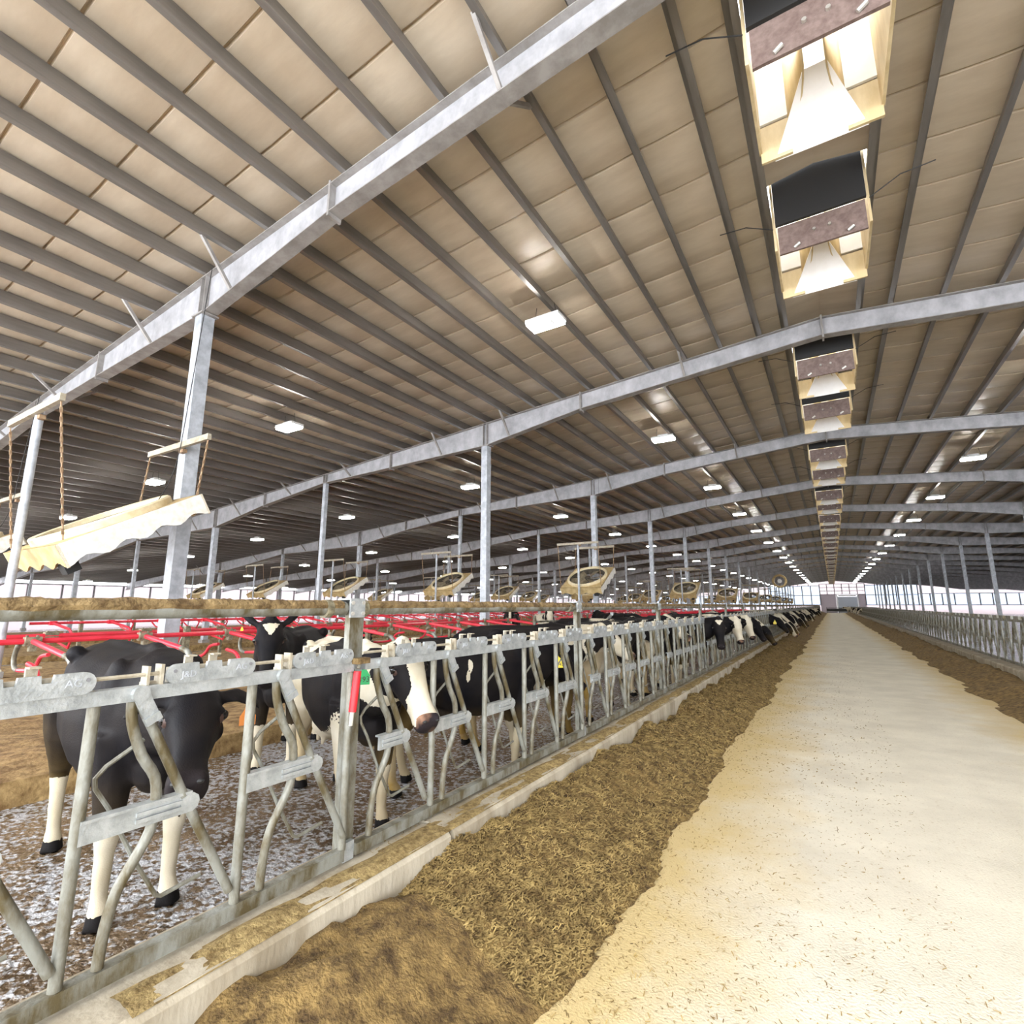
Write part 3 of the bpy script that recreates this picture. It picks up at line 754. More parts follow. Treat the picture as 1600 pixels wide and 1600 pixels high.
stall_row(-28.7, 1, 13.6, 70, 5, False, 'farthest stall row', 'fifth stall row dividers')
# grey gate and water trough in the cross-over
g = thing('crossover_gate', 'grey pipe gate beside the water trough in the stall crossover', 'gate', (-6.3, 11.9, 0))
for z in (1.30, 1.12): MB().tube([(0, -.6, z), (0, 2.2, z)], .022, 8).build('rail', GD, g, True)
for y in (-.6, 2.2): MB().tube([(0, y, 0.02), (0, y, 1.45)], .045, 10).build('post', GD, g, True)
MB().tube([(0, 2.7, .6), (0, 4.6, 1.36)], .05, 8).build('brace', M['galv'], g, True)
MB().box((0, 4.75, .75), (.10, .10, 1.45)).build('brace_post', M['galv'], g)
t = thing('water_trough', 'grey steel water trough in the stall crossover', 'trough', (-8.3, CROSS[0] + .4, 0))
b = MB(); b.box((0, .28, .45), (3.2, .03, .5)); b.box((0, -.28, .45), (3.2, .03, .5)); b.box((1.6, 0, .45), (.03, .56, .5)); b.box((-1.6, 0, .45), (.03, .56, .5)); b.box((0, 0, .22), (3.2, .56, .04)); b.build('tank', M['galv'], t)
for x in (-1.3, 1.3): MB().box((x, 0, .12), (.1, .5, .22)).build('foot', M['galv'], t)

# ================================================================== PANEL FANS
def fan_proto():
    """box fan, intake facing up and back; local: face plane = local xy, normal +z"""
    root = thing('panel_fan', '', 'fan')
    W = .82; H = .22
    # scalloped side skirts
    def skirt(name, p, q, inw, m):
        p = Vector(p); q = Vector(q); n_ = 24; P = [p, q]
        bot = []
        for i in range(n_ + 1):
            t = 1 - i / n_; dz = -H - .035 * math.cos(t * 4 * 2 * math.pi) - .02
            bot.append(p.lerp(q, t) + Vector((0, 0, dz)))
        b = MB(); b.prism([p, q] + bot, (0, 0, 0), Vector(inw) * .025); b.build(name, m, root)
    skirt('side_skirt', (W, -W, 0), (W, W, 0), (-1, 0, 0), M['fan_side']); skirt('side_skirt', (-W, -W, 0), (-W, W, 0), (1, 0, 0), M['fan_side'])
    skirt('end_skirt', (-W, -W, 0), (W, -W, 0), (0, 1, 0), M['fan_tan']); skirt('end_skirt', (-W, W, 0), (W, W, 0), (0, -1, 0), M['fan_tan'])
    # face with a round mouth
    n_ = 40; ro = .74
    def ringm(prof, name, m, square=False):
        vs = []; fs = []; q = len(prof)
        for i in range(n_):
            a = 2 * math.pi * i / n_; c, s = math.cos(a), math.sin(a); k = W / max(abs(c), abs(s))
            vs += [(c * (k if r is None else r), s * (k if r is None else r), z) for r, z in prof]
        for i in range(n_):
            j = (i + 1) % n_
            for m_ in range(q - 1): fs.append((i * q + m_, j * q + m_, j * q + m_ + 1, i * q + m_ + 1))
        return MB().add(vs, fs).build(name, m, root, True)
    ringm([(None, 0), (ro, 0)], 'face_plate', M['fan_tan'])
    ringm([(ro + .015, -.01), (ro + .02, .075), (ro, .095), (ro - .06, .085), (ro - .065, 0.03)], 'mouth_ring', M['fan_ring'])
    ringm([(ro - .065, .03), (ro - .07, -.18)], 'throat', M['fan_dark'])
    for i in range(6):
        a = i * math.pi / 3 + .3; b = MB(); d = Vector((math.cos(a), math.sin(a), 0)); t_ = Vector((-d.y, d.x, 0))
        r0, r1 = .08, .65; w0, w1 = .07, .17
        P = [d * r0 - t_ * w0 + Vector((0, 0, -.03)), d * r1 - t_ * w1 + Vector((0, 0, -.02)), d * r1 + t_ * w1 + Vector((0, 0, -.11)), d * r0 + t_ * w0 + Vector((0, 0, -.10))]
        b.prism(P, (0, 0, 0), (0, 0, .012)); b.build('blade', M['blade'], root)
    MB().lathe([(0, .02), (.11, .02), (.12, -.12), (0, -.12)], 14).build('hub', M['fan_dark'], root, True)
    for a in (0.2, 2.3, 4.4):
        MB().beam((0, 0, -.13), (.68 * math.cos(a), .68 * math.sin(a), -.13), .03, .03).build('motor_strut', M['fan_dark'], root)
    MB().box((.12, -.1, -.2), (.25, .2, .16)).build('motor', M['mullion'], root)
    MB().box((.55, -W + .10, -H - .08), (.16, .14, .12)).build('junction_box', M['black'], root)
    return root
TILT = 30
FB, FT = (17.42 - 19.0), 0.0
def hanger_proto(x):
    root = thing('fan_hanger', '', 'fan hanger')
    zb = E + 2.24; h = zb + .03
    for nm, yy in (('pole', -1.70),):
        MB().tube([(0, yy, .3), (0, yy, h)], .042, 10).build(nm, M['galv_col'], root, True)
    for yy in (-1.70, -.13):
        bb = MB().box((0, yy - .05, zb), (1.66, .05, .08)).build('cross_bar', M['tan_pale'], root)
        MB().box((.05, yy + .0, zb - .07), (.12, .06, .05)).build('bar_clip', M['rust'], bb)
    zl, zh = E + .70, E + 1.42
    MB().tube(arc([(.25, -.12, zr(x)), (.22, -.2, zb + .8), (.16, -.25, E + 1.9), (.3, -.5, E + 1.3)], 3), .006, 5).build('power_cable', M['black'], root)
    for s in (-1, 1):
        for yy, q in ((-1.70, (s * .80, -1.55, zl)), (-.13, (s * .80, -.24, zh))):
            b = MB(); a = Vector((s * .80, yy - .05, zb - .05)); q = Vector(q); L = (q - a).length; n_ = max(4, int(L / .055))
            for i in range(n_):
                p1 = a.lerp(q, i / n_); p2 = a.lerp(q, (i + 1.15) / n_); b.beam(p1, p2, .026 if i % 2 else .010, .010 if i % 2 else .026)
            b.build('chain', M['rust'], root)
    return root
fp = fan_proto(); ffirst = True
for r, x in enumerate(COLX[:5]):
    hp = hanger_proto(x)
    for j, k in enumerate(range(0, NB, 2)):
        yc = Y0 + BAY * k
        o = fp if ffirst else copy_tree(fp); ffirst = False
        o.location = (x + .04, yc - .90, E + 1.04); o.rotation_euler = (R(TILT), 0, 0)
        tag(o, f'tilted dusty tan panel fan, {ordn(j + 1)} from the front, {ordn(r + 1)} column row', 'fan', 'tilted panel fans')
        h = hp if j == 0 else copy_tree(hp)
        h.location = (x + .04, yc, 0)
        tag(h, f'pole, bars and chains of the fan {ordn(j + 1)} from the front, {ordn(r + 1)} column row', 'fan hanger', 'fan hangers')

# ================================================================== FEED
def feed_h(u, y, seed):                    # u: 0 at the kerb .. 1 at the lane edge
    edge = .81 + .16 * noise.noise((y * .75, seed, 0)) + .06 * noise.noise((y * 2.3, seed, 4))
    t = u / edge
    if t >= 1: return 0
    lump = .5 + .5 * noise.noise((y * 1.45, u * 1.7, seed + 7.))
    base = (.14 + .20 * lump) * (1 - t ** 1.7) ** 1.0 + .05 * math.sin(min(1, t * 1.6) * math.pi) * lump
    return max(0, base + .075 * noise.noise((y * 4.2, u * 5, seed)) * (1 - t) + .012 * noise.noise((y * 15, u * 15, seed)))
def feed(xk, sg, name, label, seed, ystart, dense):
    ys = [ystart]
    while ys[-1] < YEND - 8: ys.append(ys[-1] + (.045 if ys[-1] < 12 and dense else .09 if ys[-1] < 22 and dense else .35 if ys[-1] < 60 else 1.2))
    nu = 46; WF = 1.12; vs = []; fs = []
    for y in ys:
        for i in range(nu + 1):
            u = i / nu * 1.02; h_ = feed_h(u, y, seed); x = xk + sg * u * WF
            if dense and y < 22 and h_ > .005:
                h_ += .014 * noise.noise((x * 26, y * 26, 1.)) + .010 * noise.noise((x * 55, y * 55, 6.))
            vs.append((x, y, h_ - (.006 if h_ <= .004 else 0)))
    n_ = nu + 1
    for j in range(len(ys) - 1):
        for i in range(nu): k = j * n_ + i; fs.append((k, k + 1, k + n_ + 1, k + n_))
    me = bpy.data.meshes.new(name); me.from_pydata(vs, [], fs); me.materials.append(M['feed']); me.polygons.foreach_set('use_smooth', [True] * len(me.polygons))
    o = ob(name, me); tag(o, label, 'feed', kind='stuff'); return o
fl = feed(KX1 - .0, 1, 'feed_pile', 'brown chopped feed heaped along the left kerb', 1.3, -1.5, True)
fr = feed(RX - KX1, -1, 'feed_pile', 'brown chopped feed heaped along the right kerb', 8.7, -1.5, False)
rs = np.random.RandomState(5)
def stems(n, ymin, ymax, fn, lmin, lmax, name, parent, m):
    yy = ymin * (ymax / ymin) ** rs.rand(n); uu = rs.rand(n); ang = rs.rand(n) * 6.283; ll = lmin + (lmax - lmin) * rs.rand(n) ** 2; tl = (rs.rand(n) - .35) * .8
    vs = []; fs = []; k = 0
    for y, u, a, l, t_ in zip(yy, uu, ang, ll, tl):
        p = fn(u, y)
        if p is None: continue
        d = Vector((math.cos(a) * math.cos(t_), math.sin(a) * math.cos(t_), math.sin(t_))) * l * .5; w_ = Vector((-math.sin(a), math.cos(a), .3)) * (.003 + .003 * (y > 6)) * (1. if parent else .7)
        p = Vector(p); vs += [p - d - w_, p + d - w_, p + d + w_, p - d + w_]; fs.append((k, k + 1, k + 2, k + 3)); k += 4
    me = bpy.data.meshes.new(name); me.from_pydata([tuple(v) for v in vs], [], fs); me.materials.append(m)
    o = ob(name, me, parent)
    if not parent: tag(o, 'loose feed scraps scattered on the lane and kerb', 'feed', kind='stuff')
    else: o['kind'] = 'stuff'
def on_pile(u, y):
    h_ = feed_h(u * 1.0, y, 1.3); return (KX1 + u * 1.12, y, h_ + .008) if h_ > .006 else None
stems(90000, 2.2, 26, on_pile, .012, .05, 'feed_stems', fl, M['straw'])
def on_lane(u, y):
    if u < .22: return (KX0 + .05 + u / .22 * .36, y, .386) if not (.11 < u < .13) else None
    t = (u - .22) / .78; return (KX1 + .70 + 1.8 * t ** 2.0, y, .004)
stems(10000, 2.2, 22, on_lane, .008, .030, 'feed_scraps', None, M['straw'])
# thin crust of spilled feed on the kerb top, lane side of the rail
vs = []; fs = []; n_ = 0; ys = np.arange(1.0, 46, .12)
for y in ys:
    for i in range(9):
        x = FX + .04 + i * .185 / 8; hh = .378 + max(0, .030 * noise.noise((x * 9, y * 3, 2)) + .012 * noise.noise((x * 30, y * 14, 9)) + .010) * math.sin(math.pi * i / 8)
        vs.append((x, y, hh))
for j in range(len(ys) - 1):
    for i in range(8): k = j * 9 + i; fs.append((k, k + 1, k + 10, k + 9))
o = MB().add(vs, fs).build('spilled_feed', M['concrete_drop'], smooth=True); tag(o, 'spilled feed lying on top of the left kerb', 'feed', kind='stuff')

# ================================================================== COWS
def cow_material():
    m = bpy.data.materials.new('holstein_coat'); m.use_nodes = True; N = m.node_tree.nodes; L = m.node_tree.links; b = N['Principled BSDF']
    def attr(n_):
        a = N.new('ShaderNodeAttribute'); a.attribute_name = n_; return a.outputs['Fac']
    tc = N.new('ShaderNodeTexCoord')
    nz = N.new('ShaderNodeTexNoise'); nz.inputs['Scale'].default_value = 45; nz.inputs['Detail'].default_value = 4; L.new(tc.outputs['Object'], nz.inputs['Vector'])
    n2 = N.new('ShaderNodeTexNoise'); n2.inputs['Scale'].default_value = 5; n2.inputs['Detail'].default_value = 5; L.new(tc.outputs['Object'], n2.inputs['Vector'])
    def math_(op, a, c):
        x = N.new('ShaderNodeMath'); x.operation = op
        for i, v in enumerate((a, c)):
            if isinstance(v, (int, float)): x.inputs[i].default_value = v
            else: L.new(v, x.inputs[i])
        return x.outputs[0]
    def ramp(f, p0, p1, c0, c1):
        r = N.new('ShaderNodeValToRGB'); r.color_ramp.elements[0].position = p0; r.color_ramp.elements[1].position = p1
        r.color_ramp.elements[0].color = (*c0, 1); r.color_ramp.elements[1].color = (*c1, 1); L.new(f, r.inputs['Fac']); return r.outputs['Color']
    def mix(f, a, c):
        x = N.new('ShaderNodeMix'); x.data_type = 'RGBA'; L.new(f, x.inputs['Factor'])
        for k, v in (('A', a), ('B', c)):
            if isinstance(v, tuple): x.inputs[k].default_value = (*v, 1)
            else: L.new(v, x.inputs[k])
        return x.outputs['Result']
    jit = math_('MULTIPLY', math_('SUBTRACT', nz.outputs['Fac'], .5), .035)
    white = math_('GREATER_THAN', math_('ADD', attr('patch'), jit), 0.0)
    black = ramp(n2.outputs['Fac'], .3, .75, (.004, .004, .006), (.016, .013, .012))
    wht = ramp(n2.outputs['Fac'], .3, .7, (.48, .42, .30), (.64, .59, .48))
    base = mix(white, black, wht)
    dirt = math_('MULTIPLY', attr('dirt'), n2.outputs['Fac'])
    base = mix(math_('MINIMUM', math_('MULTIPLY', dirt, 1.5), 1.0), base, (.30, .19, .05))
    nose = math_('GREATER_THAN', math_('ADD', attr('nose'), math_('MULTIPLY', math_('SUBTRACT', n2.outputs['Fac'], .5), .8)), .5)
    nosec = ramp(n2.outputs['Fac'], .50, .66, (.020, .016, .018), (.30, .17, .11)); nosec = mix(attr('pink'), (.018, .014, .015), nosec)
    base = mix(nose, base, nosec)
    base = mix(math_('GREATER_THAN', attr('dark'), .5), base, (.008, .007, .007))
    L.new(base, b.inputs['Base Color']); b.inputs['Roughness'].default_value = .6
    b.inputs['Specular IOR Level'].default_value = .10
    bp = N.new('ShaderNodeBump'); bp.inputs['Strength'].default_value = .25; bp.inputs['Distance'].default_value = .006
    n4 = N.new('ShaderNodeTexNoise'); n4.inputs['Scale'].default_value = 160; mp = N.new('ShaderNodeMapping'); mp.inputs['Scale'].default_value = (.35, 1, 1)
    L.new(tc.outputs['Object'], mp.inputs['Vector']); L.new(mp.outputs['Vector'], n4.inputs['Vector']); L.new(n4.outputs['Fac'], bp.inputs['Height']); L.new(bp.outputs['Normal'], b.inputs['Normal'])
    return m
M['cow'] = cow_material()

def loft(b, secs, n=16, power=2.3):
    """secs: (centre, side vector, up vector, half width, half height)"""
    vs = []; fs = []
    for c, sd, up, hw, hh in secs:
        c = Vector(c)
        for k in range(n):
            a = 2 * math.pi * k / n; ca, sa = math.cos(a), math.sin(a)
            x = math.copysign(abs(ca) ** (2 / power), ca); y = math.copysign(abs(sa) ** (2 / power), sa)
            vs.append(c + sd * (x * hw) + up * (y * hh))
    m = len(secs)
    for i in range(m - 1):
        for k in range(n): fs.append((i * n + k, i * n + (k + 1) % n, (i + 1) * n + (k + 1) % n, (i + 1) * n + k))
    fs.append(tuple(range(n - 1, -1, -1))); fs.append(tuple((m - 1) * n + k for k in range(n)))
    b.add(vs, fs)

def cow_shape(head_base, head_dir, roll=0., legs=None, lying=False, ear_drop=.0, ear_up=.0):
    """local frame: +x forward, +y left, z up, hooves at z=0"""
    b = MB(); S = Vector((0, 1, 0)); U = Vector((0, 0, 1))
    body = [(-.90, 1.22, .05, .07), (-.87, 1.19, .15, .17), (-.76, 1.14, .25, .26), (-.55, 1.10, .285, .31), (-.25, 1.03, .33, .375), (.10, 1.00, .345, .40), (.40, 1.02, .31, .385), (.62, 1.05, .255, .35), (.80, 1.10, .19, .28), (.92, 1.14, .12, .17)]
    loft(b, [((x, 0, z), S, U, hw, hh) for x, z, hw, hh in body], 20, 2.35)
    for s in (-1, 1):                                      # hook and pin bones, shoulder blades
        b.ball((-.48, s * .235, 1.345), (.10, .06, .06), 10, 6); b.ball((-.84, s * .12, 1.27), (.07, .05, .06), 8, 5)
        b.ball((.55, s * .19, 1.12), (.16, .085, .27), 10, 6); b.ball((-.62, s * .19, 1.0), (.20, .11, .28), 10, 6)
    b.tube([(-.75, 0, 1.375), (-.3, 0, 1.395), (.15, 0, 1.385), (.5, 0, 1.41), (.75, 0, 1.36)], [.05, .045, .04, .05, .05], 8)
    b.ball((-.38, 0, .64), (.24, .19, .15), 12, 7)         # udder
    for sx in (-.48, -.30):
        for s in (-1, 1): b.tube([(sx, s * .09, .56), (sx, s * .10, .46)], [.028, .02], 6)
    b.ball((.72, 0, .80), (.14, .12, .16), 10, 6)          # brisket
    # legs
    L = legs or [0, 0, 0, 0]
    for i, s in enumerate((1, -1)):
        f = L[i]
        b.tube([(.60, s * .155, .98), (.60 + f * .15, s * .165, .70), (.61 + f * .45, s * .16, .43), (.60 + f * .8, s * .16, .36), (.60 + f, s * .16, .14), (.63 + f, s * .16, .07), (.645 + f, s * .16, .0)],
               [.15, .095, .062, .05, .042, .055, .068], 10)
        f = L[2 + i]
        b.tube([(-.58, s * .17, 1.06), (-.60 + f * .2, s * .19, .80), (-.72 + f * .5, s * .185, .60), (-.80 + f * .7, s * .18, .50), (-.765 + f * .85, s * .18, .36), (-.735 + f, s * .18, .14), (-.70 + f, s * .18, .07), (-.685 + f, s * .18, .0)],
               [.20, .145, .085, .062, .047, .043, .056, .068], 10)
    # tail
    b.tube([(-.84, 0, 1.34), (-.93, .01, 1.30), (-.965, .02, 1.1), (-.955, .03, .80), (-.95, .03, .62), (-.95, .03, .48), (-.95, .03, .38)], [.04, .036, .028, .024, .036, .045, .02], 8)
    # neck
    hb = Vector(head_base); hd = Vector(head_dir).normalized()
    n0 = Vector((.66, 0, 1.14)); n1 = Vector((.90, 0, 1.17)).lerp(hb, .18); secs = []
    pts = arc([n0, n1, n1.lerp(hb, .55) + Vector((0, 0, .01)), hb], 3)
    for i, p in enumerate(pts):
        t = i / (len(pts) - 1); d = (pts[min(i + 1, len(pts) - 1)] - pts[max(i - 1, 0)]).normalized()
        sd = U.cross(d).normalized(); up = d.cross(sd)
        secs.append((p - up * .03 * math.sin(t * math.pi), sd, up, .20 * (1 - t) + .098 * t, .30 * (1 - t) + .148 * t))
    loft(b, secs, 14, 2.2)
    # head
    sd = U.cross(hd)
    sd = (sd if sd.length > .05 else S).normalized(); sd = Matrix.Rotation(roll, 3, hd) @ sd; up = hd.cross(sd).normalized()
    F = lambda a, l, u: hb + hd * a + sd * l + up * u
    H = [(-.09, .0, .075, .09), (-.03, .015, .112, .125), (.06, .012, .122, .140), (.15, .0, .118, .142), (.24, -.008, .096, .126), (.34, -.012, .076, .102), (.43, -.014, .074, .084), (.50, -.016, .086, .078), (.545, -.020, .080, .066), (.57, -.022, .055, .045)]
    loft(b, [(F(a, 0, u), sd, up, hw, hh) for a, u, hw, hh in H], 16, 2.5)
    for s in (-1, 1):
        b.ball(F(.125, s * .100, .060), .042, 8, 6)        # brow
        b.ball(F(.09, s * .09, -.06), (.075, .05, .06), 8, 6)  # cheek
        b.ball(F(.528, s * .048, .036), (.034, .030, .026), 8, 5)   # nostril wing
        e0 = F(-.02, s * .10, .055); e1 = F(-.055 - ear_up * .4, s * .19, .05 - ear_drop * .3); e2 = F(-.06 - ear_up, s * .265, .03 - ear_drop); e3 = F(-.04 - ear_up * 1.35, s * .305, .015 - ear_drop * 1.3)
        es = []
        for p, w_, t_ in ((e0, .030, .030), (e1, .068, .022), (e2, .060, .020), (e3, .022, .016)):
            es.append((p, hd, up, w_, t_))
        loft(b, es, 8, 2)
    b.ball(F(-.07, 0, .10), (.06, .06, .05), 8, 6)         # poll
    return b, dict(F=F, hb=hb, hd=hd, sd=sd, up=up)

def remesh(b, vox, it=6):
    me = bpy.data.meshes.new('cow_raw'); me.from_pydata(b.v, [], b.f)
    bm = bmesh.new(); bm.from_mesh(me); bmesh.ops.recalc_face_normals(bm, faces=bm.faces); bm.to_mesh(me); bm.free()
    o = bpy.data.objects.new('cow_raw', me)
    r = o.modifiers.new('r', 'REMESH'); r.mode = 'VOXEL'; r.voxel_size = vox; r.adaptivity = 0
    s = o.modifiers.new('s', 'SMOOTH'); s.factor = .5; s.iterations = it
    out = evaluated(o)
    bpy.data.objects.remove(o); bpy.data.meshes.remove(me)
    out.polygons.foreach_set('use_smooth', [True] * len(out.polygons)); out.materials.clear(); out.materials.append(M['cow'])
    return out

def paint(me, info, seed, white, face, dirt=.5, extra=()):
    """patch > 0 is white.  white: 0..1 share of white on the body; face: black / star / blaze / white / half"""
    n_ = len(me.vertices); co = np.empty(n_ * 3); me.vertices.foreach_get('co', co); co = co.reshape(-1, 3)
    hb, hd, sd, up = (np.array(info[k]) for k in ('hb', 'hd', 'sd', 'up'))
    d = co - hb; a = d @ hd; l = d @ sd; u = d @ up
    head = (a > -.12) & (np.abs(l) < .40) & (np.abs(u) < .24) & (a < .65) & (co[:, 0] > .75)
    rr = np.random.RandomState(int(seed * 10)); P = np.zeros(n_)
    for i in range(26):                                    # smooth random field from plane waves
        fq = 2.6 if i < 16 else 7.; k_ = rr.randn(3); k_ *= fq / np.linalg.norm(k_) * (.7 + .6 * rr.rand()); P += (.115 if i < 16 else .05) * np.sin(co @ k_ + rr.rand() * 6.28)
    F0 = P.copy(); P = (P + (white - .5) * 1.6) * .25
    P = np.maximum(P, (.47 - co[:, 2]) * .8 + .0)          # white legs
    P = np.maximum(P, (-co[:, 0] - .87) * 1.0 * (co[:, 2] < .75) + np.where((co[:, 0] < -.9) & (co[:, 2] < .7), .1, -1))   # switch
    P = np.maximum(P, np.where((np.abs(co[:, 1]) < .2) & (co[:, 2] < .72) & (co[:, 0] < .2) & (co[:, 0] > -.62), .1, -1) if white > .25 else -1)
    for c, r, v in extra:
        q = (r - np.linalg.norm((co - np.array(c)) * ((1.9, 1, .8) if r < .12 else (1, 1, 1)), axis=1)) + .10 * F0; P = np.maximum(P, q) if v > 0 else np.minimum(P, -q)
    ear = np.abs(l) > .135
    if face == 'black': f = np.full(n_, -.1)
    elif face == 'star': f = np.where(u > .02, .055 - np.sqrt(((a - .055) * .8) ** 2 + l ** 2) + .0, -.1)
    elif face == 'heart':
        t = np.clip((a - .0) / .13, 0, 1); wdt = .075 * (1 - t) ** .8; f = np.where((u > .02) & (a > -.005) & (a < .13), wdt - np.abs(np.abs(l) - .0), -.1); f = np.minimum(f, (a + .005) + .35 * np.abs(l))
    elif face == 'blaze': f = .042 - np.abs(l) + np.where(a > .36, .06, 0); f = np.where(u > -.02, f, np.where(a > .36, .05, -.1))
    elif face == 'wide': f = np.where(u > -.03 , .072 - np.abs(l - .012) + np.clip((a - .30) * .6, 0, .08), np.where(a > .37, .05, -.1))
    elif face == 'white': f = np.where(ear, -.1, .1) * 1.; f = np.where((a > .04) & (a < .2) & (np.abs(l) > .08), -.05, f)
    else: f = l * .6 + .02
    f = np.where(ear, -.1 if face != 'whole' else .1, f)
    P = np.where(head, f, P)
    nose = np.where(head, np.clip((a - .485) / .04, 0, 1), 0) * (np.abs(l) < .08)
    dk = (co[:, 2] < .075) * 1.
    dr = dirt * np.clip((.75 - co[:, 2]) / .5, 0, 1) + dirt * .9 * np.clip((-co[:, 0] - .35) / .5, 0, 1) * (co[:, 2] < 1.0)
    for nm, v in (('pink', np.full(n_, 0. if face in ('black', 'heart', 'star') else 1.)), ('patch', P), ('nose', nose), ('dark', dk), ('dirt', dr)):
        at = me.attributes.get(nm) or me.attributes.new(nm, 'FLOAT', 'POINT'); at.data.foreach_set('value', v.astype(np.float32))

tagtxt = {}
def ear_tag(root, info, side, colour, number, big=1.0):
    F = info['F']; p = F(-.03, side * .245, -.0 - info.get('drop', 0)); up = info['up']; hd = info['hd']; sd = info['sd']
    # hangs below the ear, face turned forward along the head normal
    z = Vector((0, 0, 1)); n_ = info.get('tagdir') or (hd * .3 + up).normalized(); n_ = (n_ - z * n_.dot(z)).normalized(); y = z.cross(n_).normalized()
    w_, h_ = .036 * big, .070 * big
    P = [(-w_, -h_), (w_, -h_), (w_, -.4 * h_), (w_ * .45, .05 * h_), (w_ * .3, .5 * h_), (-w_ * .3, .5 * h_), (-w_ * .45, .05 * h_), (-w_, -.4 * h_)]
    q = p + n_ * .026
    b = MB(); b.prism([q + y * a + z * c for a, c in P], (0, 0, 0), n_ * .004); t_ = b.build('ear_tag', M[colour], root); t_['label'] = f'{colour} plastic ear tag'
    if number:
        me = text_mesh(number, .036 * big, .0006, 'tag_number', M['ink'])
        o = ob('tag_number', me, t_); mt = Matrix.Identity(4)
        for i in range(3): mt[i][0] = n_[i]; mt[i][1] = y[i]; mt[i][2] = z[i]; mt[i][3] = (q + n_ * .0048 - z * h_ * .66)[i]
        o.matrix_local = mt
    return t_
shape_cache = {}
def cow(label, loc, heading, head_base=(1.33, 0, 1.30), head_dir=(.8, 0, -.6), seed=1, white=.35, face='black', vox=.022, dirt=.5, roll=0., legs=None, tags=(), extra=(), scale=1., ear_drop=.04, ear_up=0., group='cows'):
    key = (tuple(head_base), tuple(head_dir), vox, roll, tuple(legs or ()), ear_drop, ear_up)
    if key not in shape_cache:
        b, info = cow_shape(head_base, head_dir, roll, legs, ear_drop=ear_drop, ear_up=ear_up); shape_cache[key] = (remesh(b, vox), info)
    src, info = shape_cache[key]; me = src.copy(); me.name = 'cow_body'
    info = dict(info); info['drop'] = ear_drop; ch, sh = math.cos(R(heading)), math.sin(R(heading)); tx, ty = -loc[0] + .6, -loc[1]
    info['tagdir'] = Vector((ch * tx + sh * ty, -sh * tx + ch * ty, 0)).normalized()
    paint(me, info, seed, white, face, dirt, extra)
    root = thing('cow', label, 'cow', loc, R(heading), group); root.scale = (scale,) * 3
    ob('body', me, root)
    F = info['F']
    for s in (-1, 1):
        MB().ball(F(.132, s * .123, .053), .026, 10, 7).build('eye', M['eye'], root, True)
        if vox < .02: MB().ball(F(.135, s * .100, .048), .036, 12, 8).build('eyelid', M['lid'], root, True)
        MB().ball(F(.545, s * .046, .034), (.018, .018, .012), 8, 6).build('nostril', M['black'], root, True)
    for side, colr, num, big in tags: ear_tag(root, info, side, colr, num, big)
    return root

def wcow(label, poll, hdir, heading, reach, z0=.02, **k):
    """place a cow by its poll (world), head direction (world) and body heading"""
    h = R(heading); c, s = math.cos(h), math.sin(h)
    hd = (round(c * hdir[0] + s * hdir[1], 3), round(-s * hdir[0] + c * hdir[1], 3), hdir[2])
    sc = k.get('scale', 1.); off = k.pop('side', 0.)
    hb = (reach, off, round((poll[2] - z0) / sc, 3))
    loc = (poll[0] - sc * (reach * c - off * s), poll[1] - sc * (reach * s + off * c), z0)
    return cow(label, loc, heading, head_base=hb, head_dir=hd, **k)

# --- the near cows
wcow('black cow with its face close behind the nearest headlock, lower left', (-2.83, 1.50, 1.17), (.80, -.42, -.43), -10, 1.25,
     seed=2, white=.02, face='black', vox=.016, tags=((1, 'orange', None, 1.1),), dirt=.2)
wcow('black cow with a white heart on its forehead, standing and facing the camera', (-4.70, 3.13, 1.46), (.43, -.27, -.86), -48, 1.12,
     seed=5, white=.0, face='heart', vox=.017, tags=((-1, 'yellow', None, .35),), ear_drop=.0, ear_up=.13, dirt=.2)
wcow('black and white cow with a white face and green ear tag beside the red handle', (-2.58, 2.72, 1.33), (.70, -.22, -.68), -25, 1.30,
     seed=11.3, white=.52, face='wide', vox=.016, tags=((-1, 'green', '3393', 1.45),), scale=.97, dirt=.55, ear_drop=.10,
     extra=(((-.4, .0, 1.4), .30, 1), ((.25, -.2, 1.2), .26, -1), ((.55, .1, 1.4), .28, 1), ((-.05, -.25, 1.1), .30, -1)))
wcow('large black cow standing along the fence with a yellow ear tag', (-2.76, 5.38, 1.14), (.42, .55, -.72), 62, 1.15,
     seed=7, white=.06, face='black', vox=.018, tags=((-1, 'yellow', '9947', 1.5),), dirt=.5, scale=.95, legs=[.1, -.08, .12, -.1],
     extra=(((-.10, -.33, 1.17), .085, 1), ((-.13, -.33, 1.06), .07, 1)))
wcow('white and black cow with black legs behind the second post', (-2.85, 7.05, 1.30), (.75, .30, -.58), 60, 1.30, seed=3.1, white=.62, face='white', vox=.022, dirt=.7,
     extra=(((.55, .0, .8), .40, -1), ((.6, 0, .3), .42, -1), ((.35, 0, 1.62), .48, -1), ((-.1, 0, 1.66), .50, -1), ((-.6, 0, 1.62), .48, -1)))
wcow('black and white cow with a mud stained udder, standing along the third fence panel', (-3.15, 9.35, 1.35), (.40, .75, -.50), 84, 1.30, seed=8.2, white=.48, face='half', vox=.025, dirt=.9)
wcow('dark backed cow with a white belly, following along the third fence panel', (-3.0, 11.9, 1.20), (.5, .6, -.6), 82, 1.33, seed=14.6, white=.40, face='blaze', vox=.025, dirt=.6)
wcow('black cow looking out between the bars of the fourth panel with a pink nose', (-2.75, 10.15, 1.38), (.80, -.30, -.52), 18, 1.30, seed=21.4, white=.22, face='wide', vox=.025)
